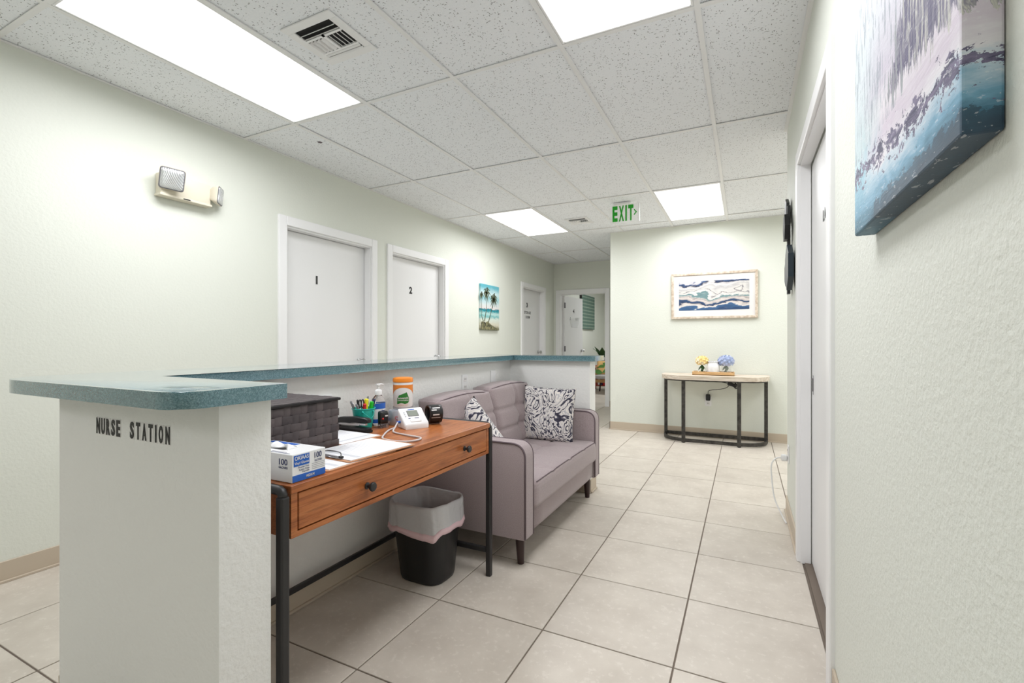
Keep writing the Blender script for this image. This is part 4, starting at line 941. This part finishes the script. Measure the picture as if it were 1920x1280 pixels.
# ------------------------------------------------------------------ console table
ct = thing('console_table', 'half oval console table with whitewashed top and dark steel frame', 'table', (-.31, 5.82, 0))
tx0, tx1, ty0, ty1 = -.887, .248, 5.575, 6.05
outl = lambda i, k=14: rounded([(tx0 + i, ty0 + i), (tx1 - i, ty0 + i), (tx1 - i, ty1 - i), (tx0 + i, ty1 - i)], [.34, .34, .015, .015], k)
mb = MB(); mb.prism(outl(0), .705, .752, bev=.003, seg=2); mb.build('tabletop', 'whitewashed_wood', ct, auto=30)
def ringbar(name, i0, i1, z0, z1):
    A, B = outl(i0), outl(i1); mb = MB()
    mb.ring_loft([[(p[0], p[1], z0) for p in A], [(p[0], p[1], z1) for p in A], [(p[0], p[1], z1) for p in B], [(p[0], p[1], z0) for p in B]], closed=True, smooth=False); mb.build(name, 'aged_steel', ct)
ringbar('top_rail', .02, .032, .690, .705); ringbar('base_rail', .02, .032, .012, .05)
for x, y, sx_, sy_ in ((-.615, ty0 + .026, .02, .007), (-.052, ty0 + .026, .02, .007), (tx0 + .034, 5.95, .018, .012), (tx1 - .034, 5.95, .018, .012)):
    mb = MB(); mb.box(x - sx_, x + sx_, y - sy_, y + sy_, .004, .700, .002, 1); mb.build('leg', 'aged_steel', ct)
    mb = MB(); mb.cyl((x, y, 0), (x, y, .006), .012, n=10); mb.build('foot_pad', 'black_plastic', ct)
# tray and its contents
ZTT = .7525; tr = thing('wooden_tray', 'light wooden tray on the console table', 'tray', (-.315, 5.80, ZTT))
mb = MB(); x0, x1, y0, y1 = -.535, -.10, 5.73, 5.90
mb.box(x0, x1, y0, y1, ZTT, ZTT + .008); mb.build('tray_base', 'tray_wood', tr)
for q in ((x0, x1, y0, y0 + .012), (x0, x1, y1 - .012, y1), (x0, x0 + .012, y0 + .012, y1 - .012), (x1 - .012, x1, y0 + .012, y1 - .012)):
    mb = MB(); mb.box(*q, ZTT + .0, ZTT + .04, .002, 1); mb.build('side', 'tray_wood', tr)
zb = ZTT + .0085
cj = (-.318, 5.80); jr = thing('candle_jar', 'white ceramic jar with beaded rim in the middle of the tray', 'jar', (*cj, zb))
mb = MB(); mb.lathe([(.045, 0), (.058, .004), (.068, .03), (.068, .085), (.058, .118), (.052, .124), (.052, .15), (.047, .15), (.047, .10)], (*cj, zb), 28); mb.build('jar_body', 'white_plastic', jr, auto=50)
for k in range(18): mb = MB(); a = 2 * PI * k / 18; mb.rbox(cj[0] + .054 * math.cos(a) - .006, cj[0] + .054 * math.cos(a) + .006, cj[1] + .054 * math.sin(a) - .006, cj[1] + .054 * math.sin(a) + .006, zb + .138, zb + .15, .006, 1); mb.build('bead', 'pale_grey', jr)
def flowers(name, label, c, cols, r, n_, vase):
    t = thing(name, label, 'flowers', (*c, zb)); random.seed(hash(name) % 100 if False else len(name))
    mb = MB()
    if vase == 'round': mb.lathe([(.03, 0), (.04, .004), (.045, .03), (.04, .06), (.036, .075), (.034, .075), (.038, .05), (.04, .01)], (*c, zb), 20); mb.build('glass_vase', 'clear_plastic', t, auto=50)
    else: mb.box(c[0] - .05, c[0] + .05, c[1] - .05, c[1] + .05, zb, zb + .11, .004, 1); q = mb.build('glass_vase', 'acrylic', t)
    mb = MB()
    for k in range(9):
        a = random.uniform(0, 6.28); rr_ = random.uniform(.0, .028); mb.tube([(c[0] + rr_ * math.cos(a), c[1] + rr_ * math.sin(a), zb + .008), (c[0] - rr_ * .6 * math.cos(a), c[1] - rr_ * .6 * math.sin(a), zb + .11)], .0035, 5)
    mb.build('stems', 'plant_green', t)
    for k in range(5):
        a = k * 1.26; mb = MB(); R2 = .045
        mb.surf(lambda u, v: (c[0] + math.cos(a) * R2 * u + math.sin(a) * .02 * (v - .5) * math.sin(PI * u) * 2, c[1] + math.sin(a) * R2 * u - math.cos(a) * .02 * (v - .5) * math.sin(PI * u) * 2, zb + .105 - .06 * u + .0 * v), 5, 3); mb.build('leaf', 'plant_green', t)
    cz = zb + .15
    for k in range(n_):
        ph_ = math.acos(1 - 2 * (k + .5) / n_); th_ = PI * (1 + 5 ** .5) * k
        if math.cos(ph_) < -.55: continue
        d = Vector((math.cos(th_) * math.sin(ph_), math.sin(th_) * math.sin(ph_), math.cos(ph_))); p = Vector((c[0], c[1], cz)) + Vector((d.x * r, d.y * r, d.z * r * .78)); a_ = d.orthogonal().normalized(); b_ = d.cross(a_); sz = r * .32; mb = MB()
        for m_ in range(4):
            al = m_ * PI / 2 + k; e1 = a_ * math.cos(al) + b_ * math.sin(al); e2 = d.cross(e1)
            vs = [mb.bm.verts.new(v) for v in (p - d * .006, p + e1 * sz * .6 + e2 * sz * .5, p + e1 * sz * 1.1 + d * .004, p + e1 * sz * .6 - e2 * sz * .5)]
            f_ = mb.bm.faces.new(vs)
        mb.build('petal_cluster', random.choice(cols), t)
    mb = MB(); mb.rbox(c[0] - r * .86, c[0] + r * .86, c[1] - r * .86, c[1] + r * .86, cz - r * .66, cz + r * .66, r * .66, 6); mb.build('flower_head', cols[0], t)
flowers('hydrangea_vase', 'cream yellow flowers in a small glass vase on the tray', (-.437, 5.82), ['petal_yellow', 'petal_cream'], .068, 46, 'round')
flowers('hydrangea_cube_vase', 'blue hydrangea in a square glass vase on the tray', (-.187, 5.83), ['petal_blue', 'petal_pale_blue', 'petal_blue'], .082, 60, 'cube')
# cord, adapter, switch under the console
cb = thing('power_cord', 'black cord with plug and inline switch hanging under the console table', 'cord', (-.3, 6.03, .45))
mb = MB(); mb.rbox(-.412, -.362, 6.02, 6.061, .435, .51, .008, 3); mb.build('plug_adapter', 'black_plastic', cb)
mb = MB(); mb.tube([(-.387, 6.035, .508), (-.38, 6.03, .55), (-.34, 6.02, .565), (-.27, 6.0, .575), (-.19, 5.97, .60), (-.15, 5.95, .64)], .0035, 6, sm=6); mb.tube([(-.15, 5.95, .65), (-.24, 5.96, .665), (-.33, 5.97, .69)], .0035, 6, sm=5); mb.tube([(-.145, 5.95, .65), (-.14, 5.95, .69)], .0035, 6); mb.build('cable', 'black_plastic', cb)
mb = MB(); mb.box(-.05, .05, -.015, .015, -.02, .02, .006, 2, Matrix.Translation((-.125, 5.95, .64)) @ Matrix.Rotation(.3, 4, 'Y')); mb.tube([(-.13, 5.95, .65), (-.09, 5.93, .60), (-.06, 5.95, .63), (-.1, 5.96, .66)], .006, 6, sm=4); mb.build('inline_switch', 'black_plastic', cb, auto=40)
# framed print
fp = thing('framed_print', 'blue and grey wave print in a pale wooden frame on the far wall', 'picture', (-.333, YF, 1.405))
fx0, fx1, fz0, fz1 = -.803, .137, 1.405, 1.953; bw = .028
for q in (((fx0, fz0), (fx1, fz0), (fx1 - bw, fz0 + bw), (fx0 + bw, fz0 + bw)), ((fx1, fz0), (fx1, fz1), (fx1 - bw, fz1 - bw), (fx1 - bw, fz0 + bw)), ((fx1, fz1), (fx0, fz1), (fx0 + bw, fz1 - bw), (fx1 - bw, fz1 - bw)), ((fx0, fz1), (fx0, fz0), (fx0 + bw, fz0 + bw), (fx0 + bw, fz1 - bw))):
    mb = MB(); mb.prism(list(q), YF - .03, YF - .001, 'y', bev=.003, seg=1); mb.build('frame_bar', 'frame_wood', fp)
mb = MB(); mb.box(fx0 + bw - .003, fx1 - bw + .003, YF - .018, YF - .001, fz0 + bw - .003, fz1 - bw + .003); mb.build('mat_board', 'sticker_white', fp)
px0, px1, pz0, pz1 = fx0 + .088, fx1 - .088, fz0 + .1, fz1 - .1
ob = MB(); ob.box(px0, px1, YF - .0195, YF - .0175, pz0, pz1); o = ob.build('print', 'wave_print', fp)
o.data.transform(Matrix.Translation((0, 0, -(pz0 + pz1) / 2 + 1.405))); o.location.z = (pz0 + pz1) / 2 - 1.405

# ------------------------------------------------------------------ left wall fixtures
pm = thing('palm_canvas', 'small canvas of palm trees on a tropical beach', 'picture', (XL, 5.635, 1.287)); pw0, pw1, pz0, pz1 = 5.38, 5.89, 1.287, 1.897
mb = MB(); mb.box(XL + .001, XL + .032, pw0, pw1, pz0, pz1, .006, 2); mb.build('canvas', 'palm_sky', pm)
xp = XL + .0325
def strip(pts, ws, mat, name):
    mb = MB(); L_ = []
    for i, p in enumerate(pts):
        a = Vector(pts[max(0, i - 1)]); b = Vector(pts[min(len(pts) - 1, i + 1)]); d = (b - a).normalized(); nn = Vector((-d.y, d.x)); L_.append([mb.bm.verts.new((xp, p[0] + nn.x * ws[i], p[1] + nn.y * ws[i])), mb.bm.verts.new((xp, p[0] - nn.x * ws[i], p[1] - nn.y * ws[i]))])
    for a, b in zip(L_[:-1], L_[1:]): mb.bm.faces.new((a[0], a[1], b[1], b[0]))
    return mb
def palm(base, mid, top, r, n_, seed):
    random.seed(seed); mb = strip([base, mid, top], [.011, .007, .005], 'palm_dark', 'x')
    mb.build('painted_trunk', 'palm_dark', pm); mb = MB()
    for k in range(n_):
        a = 2 * PI * k / n_ + random.uniform(-.2, .2); L_ = r * random.uniform(.75, 1.1); e = (top[0] + L_ * math.cos(a), top[1] + L_ * .9 * math.sin(a) - .03); m_ = (top[0] + L_ * .5 * math.cos(a), top[1] + L_ * .55 * math.sin(a) + .015)
        b2 = strip([top, m_, e], [.006, .014, .002], 'palm_dark', 'x'); mb.add(b2.bm)
    mb.build('painted_fronds', 'palm_dark', pm)
palm((5.58, 1.395), (5.66, 1.55), (5.73, 1.715), .12, 13, 3); palm((5.47, 1.40), (5.52, 1.55), (5.53, 1.78), .11, 11, 5); palm((5.44, 1.40), (5.395, 1.47), (5.39, 1.75), .05, 6, 8)
mb = MB(); pts = [(5.382, 1.29), (5.382, 1.395), (5.44, 1.40), (5.50, 1.385), (5.56, 1.405), (5.63, 1.37), (5.72, 1.34), (5.80, 1.32), (5.885, 1.30), (5.885, 1.29)]
mb.bm.faces.new([mb.bm.verts.new((xp, *p)) for p in pts]); mb.build('painted_rocks', 'palm_rock', pm)
# emergency light
em = thing('emergency_light', 'beige emergency light with two lamp heads on the left wall', 'emergency light', (XL, 1.73, 2.0))
mb = MB(); mb.box(XL, XL + .062, 1.578, 1.868, 2.0, 2.132, .008, 2); mb.build('housing', 'cream_plastic', em, auto=40)
mb = MB(); mb.box(XL + .003, XL + .066, 1.572, 1.874, 1.994, 2.008, .002, 1); mb.build('bottom_trim', 'cream_plastic', em); mb = MB(); mb.box(XL + .066, XL + .0675, 1.70, 1.74, 1.998, 2.004); mb.build('test_slot', 'dark_void', em)
def lamp_head(c, yaw, pit, s_=.056, roll=0):
    Mh = Matrix.Translation(c) @ Matrix.Rotation(yaw, 4, 'Z') @ Matrix.Rotation(pit, 4, 'Y') @ Matrix.Rotation(roll, 4, 'X')
    mb = MB(); mk_ = lambda t, k_: [(t, y, z) for y, z in rounded([(-s_ * k_, -s_ * k_), (s_ * k_, -s_ * k_), (s_ * k_, s_ * k_), (-s_ * k_, s_ * k_)], .018 * k_, 4)]
    mb.ring_loft([mk_(-.055, .45), mk_(-.03, .8), mk_(0, 1), mk_(.006, 1), mk_(.006, .9)], True, True); bmesh.ops.transform(mb.bm, matrix=Mh, verts=mb.bm.verts); hd_ = mb.build('lamp_head', 'cream_plastic', em, auto=35)
    mb = MB(); mb.ring_loft([mk_(.0062, .97), mk_(.009, .95), mk_(.007, .86)], True, True); bmesh.ops.transform(mb.bm, matrix=Mh, verts=mb.bm.verts); mb.build('lens_rim', 'grey_plastic', hd_)
    mb = MB(); mb.ring_loft([mk_(.0075, .9), mk_(.011, .86), mk_(.016, .45), mk_(.017, .1)], True, True); bmesh.ops.transform(mb.bm, matrix=Mh, verts=mb.bm.verts); mb.build('lens', 'lamp_lens', hd_)
lamp_head((XL + .105, 1.615, 2.088), -.5, .28, .064, -.1); lamp_head((XL + .07, 1.915, 2.075), .75, .1)

# ------------------------------------------------------------------ ceiling fixtures
def vent(cx, cy, s_, label):
    t = thing('air_vent', label, 'air vent', (cx, cy, ZC), 'ceiling air vents'); h = s_ / 2; z = ZC + .003
    mb = MB()
    for q in ((-h, h, -h, -h * .72), (-h, h, h * .72, h), (-h, -h * .72, -h * .72, h * .72), (h * .72, h, -h * .72, h * .72)): mb.box(cx + q[0], cx + q[1], cy + q[2], cy + q[3], z - .007, z, .0015, 1)
    mb.build('frame', 'trim_white', t)
    mb = MB(); mb.box(cx - h * .73, cx + h * .73, cy - h * .73, cy + h * .73, z - .001, z + .001); mb.build('throat', 'dark_void', t)
    mb = MB(); mb.box(cx - h * .72, cx + h * .72, cy - h * .30, cy - h * .22, z - .01, z - .002); mb.box(cx - h * .72, cx + h * .72, cy + h * .4, cy + h * .48, z - .01, z - .002); mb.box(cx - h * .05, cx + h * .05, cy - h * .3, cy + h * .4, z - .01, z - .002); mb.build('divider', 'trim_white', t)
    def blade(x0, x1, y0, y1, tx, ty):
        mb = MB(); hx_, hy_ = (x1 - x0) / 2, (y1 - y0) / 2; mb.box(-hx_, hx_, -hy_, hy_, -.0012, .0012, M=Matrix.Translation(((x0 + x1) / 2 + cx, (y0 + y1) / 2 + cy, z - .01)) @ Matrix.Rotation(tx, 4, 'X') @ Matrix.Rotation(ty, 4, 'Y')); mb.build('louver', 'trim_white', t)
    for k in range(2): blade(-h * .72, h * .72, -h * (.56 - k * .16), -h * (.50 - k * .16), .9, 0)
    for k in range(4):
        blade(-h * (.68 - k * .16), -h * (.56 - k * .16), -h * .2, h * .38, 0, -.8); blade(h * (.14 + k * .16), h * (.19 + k * .16), -h * .2, h * .38, 0, 1.0)
    for k in range(2): blade(-h * .72, h * .72, h * (.5 + k * .12), h * (.57 + k * .12), -.5, 0)
vent(-1.735, 1.605, .30, 'large square white air vent beside the nearest panel light'); vent(-1.735, 5.30, .27, 'small white air vent next to the exit sign')
ex = thing('exit_sign', 'green EXIT sign with an arrow on a clear panel hung from the ceiling', 'sign', (-1.09, 4.80, ZC))
mb = MB(); mb.box(-1.20, -1.03, 4.775, 4.825, ZC - .022, ZC - .0005, .004, 2); mb.build('canopy', 'trim_white', ex)
mb = MB(); mb.box(-1.245, -.935, 4.797, 4.803, 2.335, ZC - .02, .001, 1); mb.build('clear_panel', 'acrylic', ex)
mb = MB(); mb.box(-.953, -.94, 4.7955, 4.8045, 2.335, ZC - .02, .003, 2); mb.build('panel_edge', 'trim_white', ex)
letters('EXIT', .158, .052, .013, (-1.212, 4.7965, 2.352), (1, 0, 0), (0, 0, 1), 'exit_green', ex, .045)
mb = MB(); mb.prism([(-.998, 2.455), (-.992, 2.463), (-.966, 2.432), (-.992, 2.401), (-.998, 2.409), (-.979, 2.432)], 4.7945, 4.7965, 'y'); mb.build('arrow', 'exit_green', ex)

# ------------------------------------------------------------------ right wall
cvs = thing('sea_painting', 'large thick canvas of rocks and white surf on the right wall', 'picture', (.217, 1.275, 1.365))
def face(name, mat, y0, y1, z0, z1):
    pass
mb = MB(); mb.box(.219, .2565, .702, 1.275, 1.365, 2.12, .0035, 2); mb.build('canvas', 'sea_canvas', cvs)
mb = MB(); mb.box(.250, .2569, .706, 1.271, 1.369, 2.116); mb.build('stretcher', 'dark_wood', cvs)
# hexagon wall art
ha = thing('hexagon_wall_art', 'black layered hexagon wall sculpture beside the corner of the right wall', 'wall art', (XR, 3.3, 1.7))
def hexa(cy, cz, r, x0, x1, mat, a0=0, name='hexagon'):
    mb = MB(); mb.prism([(cy + r * math.cos(a0 + k * PI / 3), cz + r * math.sin(a0 + k * PI / 3)) for k in range(6)], x0, x1, 'x', bev=.002, seg=1); mb.build(name, mat, ha)
hexa(3.38, 1.93, .085, XR - .03, XR - .012, 'art_black', .5); hexa(3.28, 1.815, .085, XR - .045, XR - .02, 'art_black', 0); hexa(3.34, 1.63, .09, XR - .028, XR - .008, 'art_blue_black', .5); hexa(3.12, 1.555, .13, XR - .042, XR - .014, 'art_blue_black', .52); hexa(3.5, 1.57, .085, XR - .022, XR - .004, 'art_black', .5)
mb = MB(); mb.box(XR - .026, XR - .01, 3.28, 3.33, 1.42, 1.95, .001, 1); mb.box(XR - .014, XR, 3.2, 3.42, 1.60, 1.66, .001, 1); mb.build('spine', 'art_black', ha)
# white cord at the low outlet
wcd = thing('white_power_cord', 'white power cord hanging from the low outlet on the right wall', 'cord', (XR - .02, 3.55, .2))
mb = MB(); mb.rbox(XR - .045, XR - .009, 3.51, 3.55, .36, .40, .008, 3); mb.build('plug', 'white_plastic', wcd)
mb = MB(); mb.tube([(XR - .04, 3.53, .38), (XR - .075, 3.52, .372), (XR - .10, 3.51, .33), (XR - .098, 3.5, .24), (XR - .085, 3.47, .13), (XR - .05, 3.42, .05), (XR - .025, 3.36, .012)], .0045, 8, sm=6); mb.build('cable', 'white_plastic', wcd)

# ------------------------------------------------------------------ room behind the open door
tp_ = thing('tapestry_canvas', 'green patterned canvas on the wall behind the open door', 'picture', (R4[0], 10.7, 1.42)); mb = MB(); mb.box(R4[0] + .001, R4[0] + .05, 10.2, 11.2, 1.42, 2.2, .003, 1); mb.build('canvas', 'tapestry', tp_)
mb = MB(); mb.box(R4[0], R4[0] + .052, 10.185, 10.2, 2.1, 2.2); mb.build('hanger', 'black_plastic', tp_)
lc = thing('lounge_chair', 'wooden lounge chair with pale grey seat seen through the doorway', 'chair', (-2.62, 10.2, 0)); cx0, cx1, cy0, cy1 = -2.95, -2.3, 9.92, 10.6
mb = MB(); mb.rbox(cx0 + .02, cx1 - .02, cy0, cy1 - .08, .32, .41, .03, 5); mb.build('seat', 'seat_grey', lc)
mb = MB(); mb.rbox(cx0 + .03, cx1 - .03, cy1 - .12, cy1 - .02, .40, .78, .03, 5); mb.build('backrest', 'seat_grey', lc)
mb = MB(); mb.box(cx0, cx1, cy0 + .0, cy0 + .05, .25, .32, .006, 1); mb.build('front_rail', 'chair_wood', lc)
for x in (cx0 + .02, cx1 - .02):
    for y in (cy0 + .03, cy1 - .06): mb = MB(); mb.cyl((x + (.03 if x < -2.6 else -.03) * -1, y, 0), (x, y, .30), .014, .022, 10); mb.build('leg', 'dark_wood', lc)
    mb = MB(); mb.box(x - .025, x + .025, cy0 - .02, cy1 - .05, .56, .585, .006, 1); mb.build('armrest', 'chair_wood', lc); mb = MB(); mb.box(x - .015, x + .015, cy0 + .01, cy0 + .05, .3, .56, .004, 1); mb.build('arm_post', 'chair_wood', lc)
mb = pillow_pts(.36, .12, 12); bmesh.ops.transform(mb.bm, matrix=Matrix.Translation((-2.79, 10.30, .545)) @ Matrix.Rotation(-.5, 4, 'X'), verts=mb.bm.verts)
cu = thing('leaf_cushion', 'tan and green leaf print cushion on the lounge chair', 'cushion', (-2.79, 10.30, .41)); mb.build('cover', 'cushion_tan', cu)
for k, (x, z, a) in enumerate(((-.05, .02, .5), (.06, .07, -.5), (.08, -.06, .3), (-.1, -.08, -.2))):
    mb = MB(); mb.surf(lambda u, v: (-2.79 + x + math.cos(a) * .2 * (u - .5) - math.sin(a) * .11 * (v - .5) * math.sin(PI * u), 10.225 + .56 * z, .545 + z + math.sin(a) * .2 * (u - .5) + math.cos(a) * .11 * (v - .5) * math.sin(PI * u)), 6, 3); mb.build('leaf_print', 'cushion_green', cu)
rt = thing('red_side_table', 'small red wooden side table behind the lounge chair', 'table', (-2.98, 10.85, 0))
mb = MB(); mb.box(-3.22, -2.74, 10.68, 11.02, .53, .57, .006, 1); mb.build('tabletop', 'red_paint', rt)
mb = MB(); mb.box(-3.2, -2.76, 10.7, 11.0, .10, .125, .004, 1); mb.build('shelf', 'red_paint', rt)
for x in (-3.19, -2.77):
    for y in (10.71, 10.99): mb = MB(); mb.box(x - .02, x + .02, y - .02, y + .02, 0, .53, .004, 1); mb.build('leg', 'red_paint', rt)
for k, (mt, h) in enumerate((('red_paint', .26), ('sticker_white', .24), ('pen_navy', .27), ('red_print', .25), ('orange_label', .24))):
    mb = MB(); x = -3.12 + k * .06; mb.box(x, x + .05, 10.73, 10.93, .127, .127 + h, .003, 1); tag(mb.build('book', mt, origin=(x, 10.83, .127)), ['red', 'white', 'navy', 'crimson', 'orange'][k] + ' book upright on the red table shelf in the far room', 'book', 'books on the red table shelf')
PX, PY, PZ = -2.97, 10.85, .572
pp = thing('potted_plant', 'broad leaved plant in a white pot on the red table', 'plant', (PX, PY, PZ)); mb = MB(); mb.lathe([(.06, .0), (.085, .01), (.1, .09), (.095, .16), (.085, .16), (.08, .12)], (PX, PY, PZ), 20); mb.build('pot', 'white_plastic', pp, auto=50)
mb = MB(); mb.tube([(PX + .102 * math.cos(a), PY + .102 * math.sin(a), PZ + .09 + .03 * math.sin(3 * a)) for a in [k * PI / 8 for k in range(16)]], .008, 6, closed=True); mb.build('pot_band', 'black_plastic', pp)
random.seed(4)
for k in range(9):
    a = k * .7; L_ = .36 + .14 * random.random(); mb = MB()
    mb.surf(lambda u, v: (PX + math.cos(a) * L_ * .55 * u + math.sin(a) * .11 * (v - .5) * math.sin(PI * u ** .8), PY + math.sin(a) * L_ * .55 * u - math.cos(a) * .11 * (v - .5) * math.sin(PI * u ** .8), PZ + .13 + L_ * (u - .35 * u * u) - .02 * abs(v - .5)), 7, 4); mb.build('leaf', 'plant_green', pp)
